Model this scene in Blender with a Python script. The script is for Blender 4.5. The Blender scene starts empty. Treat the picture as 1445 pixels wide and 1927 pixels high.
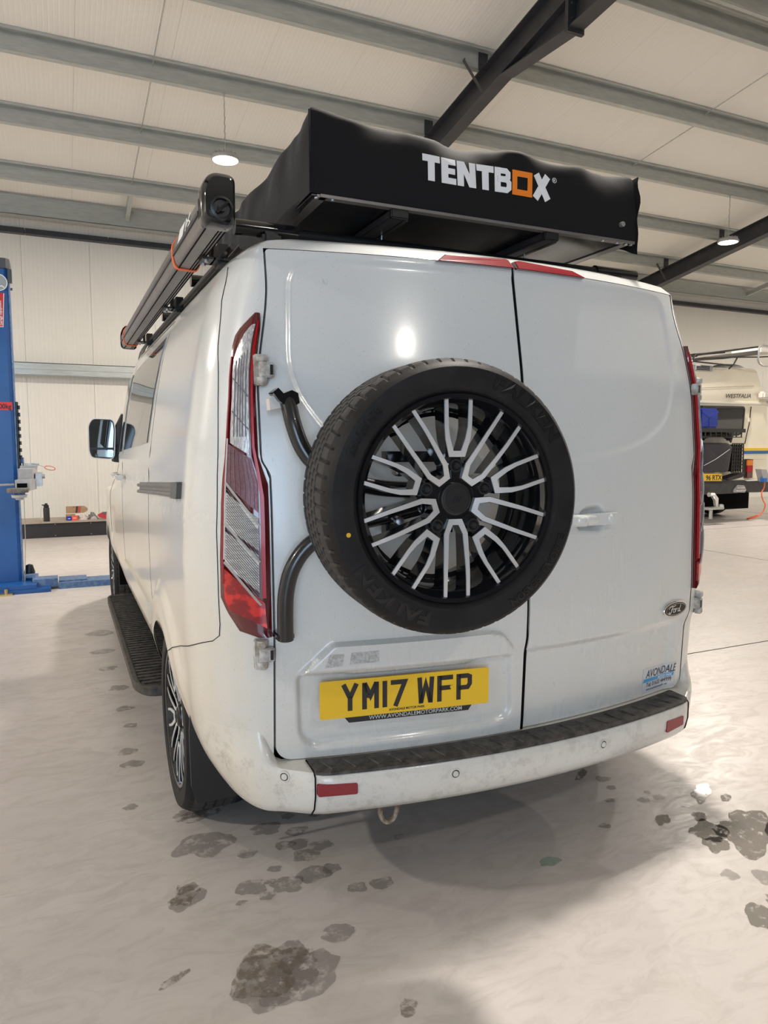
import bpy, bmesh, math, random
import numpy as np
from mathutils import Vector, Matrix, noise

# ---------------------------------------------------------------- camera, world, light, exposure
scn = bpy.context.scene
COL = scn.collection
R = math.radians
YAW, PITCH = R(24.4), R(5.46)
cam_d = bpy.data.cameras.new('camera'); cam = bpy.data.objects.new('camera', cam_d); COL.objects.link(cam)
cam.location = (-1.315, 0.0, 1.38)
cam.rotation_euler = (R(90) - PITCH, 0, -YAW)
cam_d.sensor_fit = 'HORIZONTAL'; cam_d.sensor_width = 36.0; cam_d.lens = 36.0 * 1340 / 1445
cam_d.clip_start = 0.05; cam_d.clip_end = 200
scn.camera = cam
scn.view_settings.view_transform = 'Standard'; scn.view_settings.look = 'None'
scn.view_settings.gamma = 1.0; scn.view_settings.use_curve_mapping = False
scn.view_settings.exposure = 0.2
world = bpy.data.worlds.new('world'); scn.world = world; world.use_nodes = True
bg = world.node_tree.nodes['Background']
bg.inputs[0].default_value = (0.55, 0.72, 1.0, 1); bg.inputs[1].default_value = 1.0    # overcast daylight seen through the open shutter doorway

def area(name, loc, rot, sx, sy, power, color):
    d = bpy.data.lights.new(name, 'AREA'); d.shape = 'RECTANGLE'; d.size = sx; d.size_y = sy
    d.energy = power; d.color = color
    o = bpy.data.objects.new(name, d); COL.objects.link(o); o.location = loc; o.rotation_euler = rot
    return o
# daylight entering by the shutter doorway behind the photographer, on the left
area('daylight', (-5.0, -7.9, 2.0), (R(90), 0, 0), 4.4, 3.6, 330, (0.60, 0.78, 1.0))

# ---------------------------------------------------------------- helpers
WLOC = {}
def link(o, name, parent=None, loc=(0, 0, 0)):
    COL.objects.link(o)
    WLOC[o.name] = Vector(loc)
    if parent is not None:
        o.parent = parent; o.location = Vector(loc) - WLOC[parent.name]
    else:
        o.location = loc
    return o
def tag(o, label=None, cat=None, group=None, kind=None):
    if label: o['label'] = label
    if cat: o['category'] = cat
    if group: o['group'] = group
    if kind: o['kind'] = kind
    return o
def empty(name, loc, parent=None):
    o = bpy.data.objects.new(name, None); o.empty_display_size = 0.1
    return link(o, name, parent, loc)

class G:
    """collects geometry in world coordinates, built as one mesh"""
    def __init__(s): s.v = []; s.f = []; s.m = []; s.cur = 0
    def add(s, vs, fs):
        n = len(s.v); s.v.extend([tuple(map(float, p)) for p in vs])
        for f in fs: s.f.append(tuple(i + n for i in f)); s.m.append(s.cur)
    def box(s, x0, x1, y0, y1, z0, z1, M=None, bev=0.0):
        if bev > 0:
            bm = bmesh.new(); bmesh.ops.create_cube(bm, size=1)
            for v in bm.verts:
                v.co = Vector((x0 + (v.co.x + .5) * (x1 - x0), y0 + (v.co.y + .5) * (y1 - y0), z0 + (v.co.z + .5) * (z1 - z0)))
            bmesh.ops.bevel(bm, geom=bm.edges[:], offset=bev, segments=2, affect='EDGES')
            vs = [v.co.copy() for v in bm.verts]; bm.verts.index_update()
            fs = [[v.index for v in f.verts] for f in bm.faces]; bm.free()
        else:
            vs = [(x, y, z) for x in (x0, x1) for y in (y0, y1) for z in (z0, z1)]
            fs = [(0, 1, 3, 2), (4, 6, 7, 5), (0, 4, 5, 1), (2, 3, 7, 6), (0, 2, 6, 4), (1, 5, 7, 3)]
        if M is not None: vs = [M @ Vector(p) for p in vs]
        s.add(vs, fs); return s
    def grid(s, P, flip=False, closeu=False):
        """P[i][j] array of points"""
        P = np.asarray(P, float); nu, nv = P.shape[:2]
        vs = P.reshape(-1, 3); fs = []
        for i in range(nu if closeu else nu - 1):
            i2 = (i + 1) % nu
            for j in range(nv - 1):
                q = (i * nv + j, i2 * nv + j, i2 * nv + j + 1, i * nv + j + 1)
                fs.append(q[::-1] if flip else q)
        s.add(vs, fs); return s
    def tube(s, path, r, n=10, caps=True, flat=None):
        path = [Vector(p) for p in path]; k = len(path)
        rr = r if hasattr(r, '__len__') else [r] * k
        up = None; rings = []
        for i, p in enumerate(path):
            t = (path[min(i + 1, k - 1)] - path[max(i - 1, 0)]).normalized()
            if up is None:
                up = Vector((0, 0, 1)) if abs(t.z) < .9 else Vector((1, 0, 0))
            a = t.cross(up)
            if a.length < 1e-5: a = t.cross(Vector((0, 1, 0)))
            a.normalize(); b = a.cross(t).normalized(); up = b
            rings.append([p + (a * math.cos(q) + b * math.sin(q) * (flat or 1)) * rr[i] for q in [2 * math.pi * j / n for j in range(n)]])
        vs = [q for ring in rings for q in ring]; fs = []
        for i in range(k - 1):
            for j in range(n):
                j2 = (j + 1) % n
                fs.append((i * n + j, i * n + j2, (i + 1) * n + j2, (i + 1) * n + j))
        if caps: fs.append(tuple(range(n))[::-1]); fs.append(tuple((k - 1) * n + j for j in range(n)))
        s.add(vs, fs); return s
    def cyl(s, p0, p1, r, n=16, r2=None): return s.tube([p0, p1], [r, r if r2 is None else r2], n)
    def lathe(s, prof, M, n=48, closed=False):
        """prof list of (radius, height) turned round local Z, then placed by M"""
        k = len(prof); vs = []; fs = []
        for i in range(n):
            a = 2 * math.pi * i / n
            for (r, h) in prof: vs.append(M @ Vector((r * math.cos(a), r * math.sin(a), h)))
        for i in range(n):
            i2 = (i + 1) % n
            for j in range(k if closed else k - 1):
                j2 = (j + 1) % k
                fs.append((i * k + j, i2 * k + j, i2 * k + j2, i * k + j2))
        s.add(vs, fs); return s
    def prism(s, poly, h0, h1, fn):
        """poly [(u,v)], fn(u,v,h)->point"""
        n = len(poly)
        a = sum(poly[i][0] * poly[(i + 1) % n][1] - poly[(i + 1) % n][0] * poly[i][1] for i in range(n))
        if a < 0: poly = poly[::-1]
        vs = [fn(u, v, h0) for u, v in poly] + [fn(u, v, h1) for u, v in poly]
        fs = [tuple(range(n))[::-1], tuple(range(n, 2 * n))] + [(i, (i + 1) % n, n + (i + 1) % n, n + i) for i in range(n)]
        s.add(vs, fs); return s
    def strip(s, path, wid, h0, h1, fn, closed=False):
        """mitred band of width wid along a 2-D path, extruded between h0 and h1"""
        p = [Vector(q) for q in path]; n = len(p); L = []; Rr = []
        for i in range(n):
            a = p[i - 1] if (i > 0 or closed) else None; c = p[(i + 1) % n] if (i < n - 1 or closed) else None
            ds = []
            if a is not None: ds.append((p[i] - a).normalized())
            if c is not None: ds.append((c - p[i]).normalized())
            t = sum(ds, Vector((0, 0))).normalized(); nn = Vector((-t.y, t.x))
            k = max(.35, ds[0].dot(t)); w_ = (wid[i] if hasattr(wid, '__len__') else wid) / 2 / k
            L.append(p[i] + nn * w_); Rr.append(p[i] - nn * w_)
        vs = []
        for i in range(n):
            vs += [fn(*L[i], h0), fn(*Rr[i], h0), fn(*Rr[i], h1), fn(*L[i], h1)]
        fs = []
        for i in range(n if closed else n - 1):
            a = 4 * i; b = 4 * ((i + 1) % n)
            for q in range(4): fs.append((a + q, b + q, b + (q + 1) % 4, a + (q + 1) % 4))
        if not closed: fs += [(0, 1, 2, 3), (4 * n - 1, 4 * n - 2, 4 * n - 3, 4 * n - 4)]
        s.add(vs, fs); return s
    def text(s, txt, size, fn, h0=0, h1=0.001, bold=0.0, align='LEFT', sx=1.0, shear=0.0, space=1.0):
        cu = bpy.data.curves.new('t', 'FONT'); cu.body = txt; cu.size = size; cu.offset = bold
        cu.align_x = align; cu.fill_mode = 'FRONT'; cu.resolution_u = 3; cu.shear = shear; cu.space_character = space
        o = bpy.data.objects.new('t', cu); COL.objects.link(o)
        me = bpy.data.meshes.new_from_object(o.evaluated_get(bpy.context.evaluated_depsgraph_get()))
        vs = [v.co.copy() for v in me.vertices]; fs = [tuple(p.vertices) for p in me.polygons]
        n = len(vs)
        allv = [fn(v.x * sx, v.y, h1) for v in vs] + [fn(v.x * sx, v.y, h0) for v in vs]
        ec = {}
        for f in fs:
            for i in range(len(f)):
                e = (f[i], f[(i + 1) % len(f)]); k = tuple(sorted(e)); ec.setdefault(k, []).append(e)
        side = [(e[0][1], e[0][0], e[0][0] + n, e[0][1] + n) for k, e in ec.items() if len(e) == 1]
        s.add(allv, fs + side)
        bpy.data.objects.remove(o); bpy.data.curves.remove(cu); bpy.data.meshes.remove(me)
        return s
    def build(s, name, mats, parent=None, smooth=False, angle=35, origin=None, fix=True):
        V = np.array(s.v); lo = V.min(0); hi = V.max(0)
        org = np.array(origin) if origin is not None else np.array([(lo[0] + hi[0]) / 2, (lo[1] + hi[1]) / 2, lo[2]])
        me = bpy.data.meshes.new(name); me.from_pydata((V - org).tolist(), [], s.f)
        mats = mats if isinstance(mats, (list, tuple)) else [mats]
        for m in mats: me.materials.append(m)
        if len(mats) > 1: me.polygons.foreach_set('material_index', s.m)
        if fix:
            bm = bmesh.new(); bm.from_mesh(me); bmesh.ops.recalc_face_normals(bm, faces=bm.faces); bm.to_mesh(me); bm.free()
        if smooth:
            me.polygons.foreach_set('use_smooth', [True] * len(me.polygons))
            me.set_sharp_from_angle(angle=R(angle))
        me.update()
        o = bpy.data.objects.new(name, me)
        return link(o, name, parent, tuple(org))

def smoothp(pts, n=8):
    P_ = [Vector(p) for p in pts]; out = []
    for i in range(len(P_) - 1):
        a, b, c, d = P_[max(i - 1, 0)], P_[i], P_[i + 1], P_[min(i + 2, len(P_) - 1)]
        for k in range(n):
            t = k / n; out.append(.5 * ((2 * b) + (c - a) * t + (2 * a - 5 * b + 4 * c - d) * t * t + (-a + 3 * b - 3 * c + d) * t ** 3))
    return out + [P_[-1]]

# ---------------------------------------------------------------- materials
MATS = {}
def mat(name, color, rough=0.5, metal=0.0, coat=0.0, emis=None, estr=0.0, spec=0.5, trans=0.0, alpha=1.0):
    m = bpy.data.materials.new(name); m.use_nodes = True; b = m.node_tree.nodes['Principled BSDF']
    b.inputs['Base Color'].default_value = (*color, 1); b.inputs['Roughness'].default_value = rough
    b.inputs['Metallic'].default_value = metal; b.inputs['Coat Weight'].default_value = coat
    b.inputs['Coat Roughness'].default_value = .06
    b.inputs['Specular IOR Level'].default_value = spec
    b.inputs['Transmission Weight'].default_value = trans; b.inputs['Alpha'].default_value = alpha
    if emis: b.inputs['Emission Color'].default_value = (*emis, 1); b.inputs['Emission Strength'].default_value = estr
    MATS[name] = m; return m
class N:
    def __init__(s, m): s.t = m.node_tree; s.b = s.t.nodes['Principled BSDF']
    def n(s, ty, **kw):
        x = s.t.nodes.new(ty)
        for k, v in kw.items():
            if isinstance(k, str) and k.startswith('i_'): x.inputs[int(k[2:])].default_value = v
            else: setattr(x, k, v)
        return x
    def l(s, a, b): s.t.links.new(a, b)
    def pos(s, scale=(1, 1, 1)):
        g = s.n('ShaderNodeNewGeometry'); mp = s.n('ShaderNodeMapping'); mp.inputs['Scale'].default_value = scale
        s.l(g.outputs['Position'], mp.inputs['Vector']); return mp.outputs[0]
    def noise(s, scale, detail=4, rough=.55, vec=None, dist=0.0):
        x = s.n('ShaderNodeTexNoise'); x.inputs['Scale'].default_value = scale; x.inputs['Detail'].default_value = detail
        x.inputs['Roughness'].default_value = rough; x.inputs['Distortion'].default_value = dist
        s.l(vec if vec is not None else s.pos(), x.inputs['Vector']); return x.outputs['Fac']
    def ramp(s, fac, a, b, c0=0.0, c1=1.0):
        x = s.n('ShaderNodeMapRange'); x.interpolation_type = 'SMOOTHSTEP'
        for i, v in ((1, a), (2, b), (3, c0), (4, c1)): x.inputs[i].default_value = v
        s.l(fac, x.inputs[0]); return x.outputs[0]
    def mix(s, fac, A, B):
        x = s.n('ShaderNodeMix'); x.data_type = 'RGBA'
        if isinstance(fac, float): x.inputs[0].default_value = fac
        else: s.l(fac, x.inputs[0])
        for v, k in ((A, 6), (B, 7)):
            if isinstance(v, tuple): x.inputs[k].default_value = (*v, 1)
            else: s.l(v, x.inputs[k])
        return x.outputs[2]
    def math(s, op, a, b=None):
        x = s.n('ShaderNodeMath'); x.operation = op
        for i, v in enumerate((a, b)):
            if v is None: continue
            if isinstance(v, (float, int)): x.inputs[i].default_value = v
            else: s.l(v, x.inputs[i])
        return x.outputs[0]
    def sep(s):
        g = s.n('ShaderNodeNewGeometry'); x = s.n('ShaderNodeSeparateXYZ'); s.l(g.outputs['Position'], x.inputs[0]); return x.outputs
    def bump(s, h, strength=.2, dist=.01):
        x = s.n('ShaderNodeBump'); x.inputs['Strength'].default_value = strength; x.inputs['Distance'].default_value = dist
        s.l(h, x.inputs['Height']); s.l(x.outputs[0], s.b.inputs['Normal'])
    def color(s, c): s.l(c, s.b.inputs['Base Color'])
    def rough(s, c): s.l(c, s.b.inputs['Roughness'])

def noisy(name, c0, c1, scale, rough=.5, bump=0.0, metal=0.0, r1=None, bs=None, vec=None):
    m = mat(name, c0, rough, metal); n = N(m); f = n.noise(scale, 5, .6, n.pos(vec) if vec else None)
    n.color(n.mix(n.ramp(f, .3, .7), c0, c1))
    if r1 is not None: n.rough(n.ramp(f, .3, .7, rough, r1))
    if bump: n.bump(n.noise(bs or scale * 4, 3), bump)
    return m

# van paint: white lacquer, road film (warm on the flanks and low down), fine specks
def paint(name, base=(.69, .70, .685), lo=.30, hi=.95):
    m = mat(name, base, .28, 0, .5); n = N(m); S = n.sep(); n.b.inputs['Coat Roughness'].default_value = .10
    streak = n.noise(1.0, 4, .6, n.pos((26, 26, 2.2)))
    blotch = n.noise(2.2, 5, .6)
    flank = n.ramp(n.math('ABSOLUTE', S[0]), .74, .97, lo, hi)
    low = n.ramp(S[2], 1.6, .45)
    d = n.math('MULTIPLY', n.math('MULTIPLY', low, n.ramp(blotch, .25, .75, .5, 1.0)), flank)
    d2 = n.math('ADD', d, n.math('MULTIPLY', n.ramp(streak, .45, .8), n.math('MULTIPLY', n.ramp(S[2], 1.7, .8), .14)))
    c = n.mix(n.math('MINIMUM', d2, 1.0), base, (.70, .60, .45))
    low2 = n.math('MULTIPLY', n.ramp(S[2], .64, .34), n.ramp(n.noise(16, 7, .8), .48, .66))
    c = n.mix(n.math('MULTIPLY', n.math('MULTIPLY', low2, flank), .8), c, (.15, .11, .08))
    sp = n.noise(260, 2, .5); c = n.mix(n.math('MULTIPLY', n.ramp(sp, .66, .75), .45), c, (.22, .2, .17))
    scr = n.noise(1.0, 2, .5, n.pos((60, 60, 9)), 1.5); c = n.mix(n.math('MULTIPLY', n.ramp(scr, .74, .78), .25), c, (.3, .28, .26))
    n.color(c); n.rough(n.ramp(d2, 0, .5, .22, .36))
    return m
M_paint = paint('white_van_paint')
M_side = M_paint
M_bump = paint('white_bumper_plastic', (.67, .68, .665), .36, .9)
M_black = mat('black_plastic', (.012, .012, .013), .38)
M_blackgl = mat('gloss_black', (.008, .008, .009), .09, 0, .5)
M_tube = mat('powder_coated_black', (.010, .010, .011), .24, 0, .2)
M_void = mat('dark_gap', (.004, .004, .004), .9, spec=.1)
M_rubber = noisy('tyre_rubber', (.011, .010, .0105), (.018, .017, .017), 14, .55, .06); M_rubber.node_tree.nodes['Principled BSDF'].inputs['Specular IOR Level'].default_value = .22
M_tread = noisy('dirty_tread', (.03, .027, .024), (.06, .053, .045), 30, .8, .3)
M_silver = mat('machined_alloy', (.80, .81, .82), .38, .75)
M_chrome = mat('chrome', (.75, .75, .75), .12, 1)
M_steel = noisy('zinc_steel', (.42, .43, .43), (.55, .56, .55), 25, .42, 0, .85)
def lens(name, c0, c1, rough, sc, vec):
    m = mat(name, c0, rough, .35, .8); n = N(m); f = n.noise(sc, 3, .6, n.pos(vec)); n.color(n.mix(n.ramp(f, .42, .58), c0, c1)); n.bump(f, .25, .004); return m
M_glass = mat('dark_tinted_glass', (.012, .013, .014), .03, 0, 0, spec=.9)
M_redd = mat('dark_red_lens', (.10, .002, .004), .12, 0, .8)
M_red = mat('red_lens', (.25, .008, .018), .18, 0, .3)
M_redhi = mat('bright_red_lens', (.40, .004, .008), .2, 0, .15, spec=.3)
M_redglow = lens('lower_red_lens', (.26, .003, .006), (.66, .018, .012), .13, 1, (22, 22, 26))
M_divider = mat('chrome_strip', (.62, .61, .60), .2, .4)
M_clear = lens('clear_lens', (.36, .35, .36), (.70, .69, .70), .10, 1, (420, 420, 10))
M_cleard = lens('smoked_lens_mesh', (.14, .04, .055), (.22, .10, .12), .14, 1, (420, 420, 300))
M_clearl = lens('striped_lens_light', (.44, .42, .41), (.66, .64, .60), .12, 1, (14, 14, 300))
M_dk = mat('lens_groove', (.16, .15, .16), .3)
M_yellow = mat('plate_yellow', (.86, .52, .008), .34, 0, .3)
M_ink = mat('black_ink', (.02, .016, .014), .5)
M_white = mat('white_print', (.8, .8, .8), .55)
M_greyprint = mat('grey_print', (.55, .55, .55), .5)
M_orange = mat('orange_print', (.86, .22, .012), .5)
M_strap = mat('orange_strap', (.9, .17, .05), .6)
M_cyan = mat('cyan_print', (.05, .33, .62), .4)
M_navy = mat('navy_print', (.03, .045, .09), .4)
M_rust = noisy('rusty_white_metal', (.42, .37, .3), (.14, .07, .035), 60, .7, .3)
M_hinge = noisy('grubby_white_metal', (.62, .62, .60), (.30, .25, .19), 45, .45)
M_alu = noisy('grey_anodised', (.18, .17, .165), (.23, .215, .21), 6, .38, 0, .5)
M_aludark = mat('dark_anodised', (.06, .055, .058), .35, .3)
M_step = noisy('grubby_black_rubber', (.022, .020, .019), (.085, .075, .065), 35, .6, .3)
# tent cover fabric
m = M_cloth = mat('black_canvas', (.0065, .0058, .0070), .75, spec=.22); n = N(m)
m.node_tree.nodes['Principled BSDF'].inputs['Sheen Weight'].default_value = .12
m.node_tree.nodes['Principled BSDF'].inputs['Sheen Roughness'].default_value = .4
n.bump(n.noise(900, 2, .5), .12, .001)
M_board = mat('satin_black_board', (.010, .010, .013), .25)
# building
def stripes(name, c0, c1, axis, period, bumpst, rough=.5, top=None):
    """microrib metal sheet"""
    m = mat(name, c0, rough); n = N(m); S = n.sep()
    f = n.math('PINGPONG', S[axis], period / 2)
    g = n.ramp(f, period * .05, period * .2)
    n.color(n.mix(n.math('MULTIPLY', g, .22), c0, c1)); n.bump(g, bumpst, .004)
    return m
M_roof = stripes('roof_liner_sheet', (.84, .815, .765), (.66, .63, .58), 0, .05, .35)
M_wall = stripes('wall_liner_sheet', (.81, .785, .73), (.60, .57, .51), 0, .06, .5)
M_wally = stripes('wall_liner_sheet_side', (.81, .785, .73), (.60, .57, .51), 1, .06, .5)
M_galv = noisy('galvanised_purlin', (.42, .44, .425), (.50, .52, .495), 5, .36, 0, .5, vec=(1, 6, 6))
M_iron = noisy('dark_painted_steel', (.028, .028, .034), (.04, .04, .045), 6, .45)
# floor: power-floated concrete, warm grey with trowel swirls
m = M_floor = mat('concrete_floor', (.5, .46, .42), .38); n = N(m)
f1 = n.noise(.9, 6, .62, n.pos((1, 1.6, 1)), 1.2); f2 = n.noise(5.5, 6, .7, n.pos((1, 2.2, 1)), 1.5); f3 = n.noise(70, 3, .6)
c = n.mix(n.ramp(f1, .3, .7), (.565, .52, .49), (.625, .58, .55))
c = n.mix(n.ramp(f2, .42, .68, 0, .5), c, (.44, .40, .37))
c = n.mix(n.ramp(n.noise(1.7, 4, .5, n.pos((1.3, .7, 1))), .56, .68, 0, .35), c, (.56, .50, .42))
c = n.mix(n.ramp(f3, .68, .78, 0, .35), c, (.30, .27, .24))
n.color(c); n.rough(n.ramp(f2, .3, .7, .30, .46)); n.bump(n.noise(22, 4, .6), .06, .01)
def wetmat(name, col, rough, al, lo=.38, hi=.52, scale=14):
    m = mat(name, col, rough); n = N(m)
    f = n.noise(scale, 6, .7); n.l(n.ramp(f, lo, hi, 0, al), n.b.inputs['Alpha'])
    return m
M_damp = wetmat('damp_concrete', (.27, .24, .22), .25, .42, .36, .52, 22)
M_mud = wetmat('mud_residue', (.19, .145, .10), .3, .5, .42, .58, 34)
M_water = wetmat('water_film', (.26, .24, .21), .03, .8, .33, .5, 26)
M_lamp = mat('lamp_lens', (1, 1, 1), .3, emis=(1, .93, .80), estr=40)
M_lamph = mat('lamp_housing', (.5, .5, .5), .4, .6)
# ================================================================ THE BUILDING
X0, X1, Y0, YW, YR = -9.0, 17.6, -8.0, 12.9, 5.85
def ceil_z(y): return 5.0 + .16 * (YW - y) if y >= YR else 5.0 + .16 * (YW - YR) - .16 * (YR - y)
# floor
g = G(); g.box(X0 - .3, X1 + .3, Y0 - .3, YW + .3, -.2, 0)
floor = tag(g.build('floor', M_floor), kind='structure', label='pale power-floated concrete workshop floor with damp patches')
# saw-cut joint lines in the slab
for x in (-3.9, 6.3, 11.4):
    g = G(); g.box(x - .004, x + .004, Y0, YW, .0002, .0012); g.build('floor_joint', M_void, floor)
for y in (3.35, 8.3):
    g = G(); g.box(2.2, X1, y - .004, y + .004, .0002, .0012); g.build('floor_joint', M_void, floor)
# damp spots
rnd = random.Random(5)
def spot(x, y, r, name='damp_patch', mat_=None, el=1.0, rot=0.0, spiky=.35, z=.0016):
    n = 46; vs = [(0, 0)]; ph = rnd.random() * 50
    for i in range(n):
        a = 2 * math.pi * i / n
        rr = r * (1.12 + spiky * .9 * (noise.noise(Vector((math.cos(a) * 1.2 + ph, math.sin(a) * 1.2, ph)))) + spiky * .22 * noise.noise(Vector((math.cos(a) * 4, math.sin(a) * 4 + ph, 1))))
        u, v = rr * math.cos(a), rr * math.sin(a) * el
        vs.append((u * math.cos(rot) - v * math.sin(rot), u * math.sin(rot) + v * math.cos(rot)))
    g = G(); g.add([(x + u, y + v, z) for u, v in vs], [(0, i, i % n + 1) for i in range(1, n + 1)])
    return g.build(name, mat_ or M_damp, floor, fix=False)
for x, y, r in [(-.921, 2.392, .085), (-.693, 2.401, .045), (-.62, 2.255, .035), (-.82, 2.086, .045), (-.718, 2.054, .045), (-.624, 2.073, .05), (-.56, 2.08, .03),
                (-.441, 1.938, .035), (-.52, 1.95, .028), (-.651, 1.782, .045), (-.792, 2.274, .03), (-.596, 2.34, .032), (-.544, 2.221, .038), (-.66, 2.27, .03), (-.61, 2.18, .04),
                (-.868, 2.023, .015), (-.79, 2.02, .022), (-.76, 2.09, .016), (-.28, 2.156, .018), (-.50, 2.42, .02), (-.60, 2.45, .022), (.431, 1.911, .02),
                (.654, 2.126, .02), (.70, 2.0, .022), (.774, 1.991, .022), (.76, 2.04, .014), (.595, 1.513, .028), (.689, 1.462, .04), (.68, 2.2, .03), (.58, 2.05, .018), (.82, 1.9, .02),
                (-1.09, 3.289, .04), (-1.08, 3.149, .04), (-1.124, 2.762, .025), (-1.06, 4.2, .05), (-1.1, 4.6, .05), (-1.06, 3.85, .04), (-1.05, 3.6, .03), (-1.09, 5.0, .07), (-1.1, 5.5, .09), (-.92, 2.62, .05), (-.73, 2.15, .02)]:
    spot(x, y, r, el=.8, spiky=.55)
spot(-.868, 1.723, .10, 'mud_patch', M_mud, .75, .5, .6, .0022); spot(-.80, 1.665, .09, 'damp_patch', M_damp, .7, .5, .6)
spot(-.85, 1.70, .13, 'damp_patch', M_damp, .6, .5, .5, .0012)
spot(-1.02, 2.14, .055, 'mud_patch', M_mud, .7, 1.1, .6); spot(-1.01, 2.12, .06, 'damp_patch', M_damp, .7, 1.1, .6, .0012)
spot(-1.10, 1.79, .04, 'mud_patch', M_mud, .3, .5, .5); spot(-.585, 1.458, .03, 'mud_patch', M_mud, .6, .9, .5)
spot(-.89, 2.60, .09, 'mud_patch', M_mud, .4, .2, .6)
spot(.50, 1.335, .05, 'water_patch', M_water, .7, .8, .6); spot(.60, 1.38, .025, 'mud_patch', M_mud, .5, .8, .6)
for x, y, r, e in [(.738, 1.732, .07, .75), (.875, 1.69, .14, .6), (.706, 1.66, .05, .7), (.95, 1.95, .07, .4), (1.02, 1.62, .12, .5), (1.01, 1.88, .03, .5), (.66, 1.86, .04, .5), (.80, 1.82, .035, .6), (.62, 2.27, .05, .3)]:
    spot(x, y, r, 'water_patch', M_water, e, .6, .7)
spot(.112, 1.813, .035, 'chalk_ring', wetmat('faded_green_mark', (.25, .42, .33), .5, .45, .3, .5, 40), .6)

# walls: liner sheets one metre wide with open joints
def wall_run(root, axis, a0, a1, c, z0f, z1f, m, skip=None, thick=.04, inward=-1):
    a = a0
    while a < a1 - .01:
        b = min(a + 1.0, a1); zz0, zz1 = z0f(a), z1f
        if not (skip and skip(a, b)):
            g = G(); za, zb_ = z1f(a), z1f(b)
            if axis == 'x': pts = [(a + .0015, c), (b - .0015, c), (b - .0015, c - inward * thick), (a + .0015, c - inward * thick)]
            else: pts = [(c, a + .004), (c, b - .004), (c - inward * thick, b - .004), (c - inward * thick, a + .004)]
            g.add([(p[0], p[1], zz0) for p in pts] + [(p[0], p[1], (za if k in (0, 3) else zb_)) for k, p in enumerate(pts)],
                  [(0, 1, 2, 3), (4, 5, 6, 7), (0, 1, 5, 4), (1, 2, 6, 5), (2, 3, 7, 6), (3, 0, 4, 7)])
            g.build('wall_panel', m, root)
        a = b
def wall_back_plate(name, x0, x1, y0, y1, z1, label):
    g = G(); g.box(x0, x1, y0, y1, 0, z1); return tag(g.build(name, M_wall), kind='structure', label=label)
wb = wall_back_plate('wall_back', X0, X1, YW + .045, YW + .12, 4.95, 'cream ribbed liner wall at the far end of the workshop')
wall_run(wb, 'x', X0 + .25, X1, YW, lambda a: 0.0, lambda a: 4.9, M_wall)
# girt: zed rail along the back wall
g = G(); g.box(X0, X1, YW - .20, YW - .004, 2.655, 2.665); g.box(X0, X1, YW - .20, YW - .19, 2.56, 2.665)
g.box(X0, X1, YW - .19, YW - .183, 2.47, 2.57); g.box(X0, X1, YW - .19, YW - .12, 2.465, 2.475)
g.build('girt', M_galv, wb)
x = X0
while x < X1:      # dark eaves flashing in lengths
    x2 = min(x + 1.22, X1); g = G(); g.box(x + .006, x2 - .006, YW - .13, YW - .004, 4.655, 4.735); g.build('eaves_flashing', M_iron, wb); x = x2
wf = None
g = G(); g.box(X0, X0 + 1.6, Y0 - .12, Y0, 0, 3.4); g.box(X0 + 6.6, X1, Y0 - .12, Y0, 0, 3.4); g.box(X0 + 1.6, X0 + 6.6, Y0 - .12, Y0, 3.4, 3.95); g.box(X0, X0 + 1.6, Y0 - .12, Y0, 3.4, 3.95); g.box(X0 + 6.6, X1, Y0 - .12, Y0, 3.4, 3.95)
wf = tag(g.build('wall_front', noisy('charcoal_cladding', (.10, .10, .11), (.13, .13, .14), 3, .5)), kind='structure', label='charcoal wall behind the photographer with an open shutter doorway')
for nm, xx, xo in (('wall_left', X0, X0 - .1), ('wall_right', X1, X1 + .1)):
    g = G(); pr = [(Y0, 0), (YW + .1, 0), (YW + .1, 4.95), (YR, ceil_z(YR)), (Y0, ceil_z(Y0))]
    g.prism(pr, min(xx, xo), max(xx, xo), lambda u, v, h: (h, u, v))
    w_ = tag(g.build(nm, M_wally), kind='structure', label='cream ribbed side wall of the workshop, ' + ('left' if xx < 0 else 'right'))
    g = G(); s_ = 1 if xx < 0 else -1
    g.box(min(xx, xx + s_ * .19), max(xx, xx + s_ * .19), Y0, YW, 2.47, 2.66); g.build('girt', M_galv, w_)
# ceiling: backing deck with metre-wide liner panels, purlins, rafters, tie rods
g = G()
for ya, yb_ in ((Y0, YR), (YR, YW + .1)):
    g.add([(x, y, ceil_z(y) + d) for d in (.02, .1) for x, y in ((X0, ya), (X1, ya), (X1, yb_), (X0, yb_))],
          [(0, 1, 2, 3), (4, 5, 6, 7), (0, 1, 5, 4), (1, 2, 6, 5), (2, 3, 7, 6), (3, 0, 4, 7)])
ceiling = tag(g.build('ceiling', M_roof), kind='structure', label='cream ribbed roof lining on galvanised purlins and dark rafters')
me_cache = {}
x = X0
while x < X1 - .01:
    x2 = min(x + 1.0, X1)
    for side, (ya, yb_) in enumerate(((Y0, YR), (YR, YW))):
        g = G(); g.add([(xx, y, ceil_z(y) + d) for d in (0, .018) for xx, y in ((x + .001, ya), (x2 - .001, ya), (x2 - .001, yb_), (x + .001, yb_))],
              [(0, 1, 2, 3), (4, 5, 6, 7), (0, 1, 5, 4), (1, 2, 6, 5), (2, 3, 7, 6), (3, 0, 4, 7)])
        g.build('roof_panel', M_roof, ceiling)
    x = x2
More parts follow.
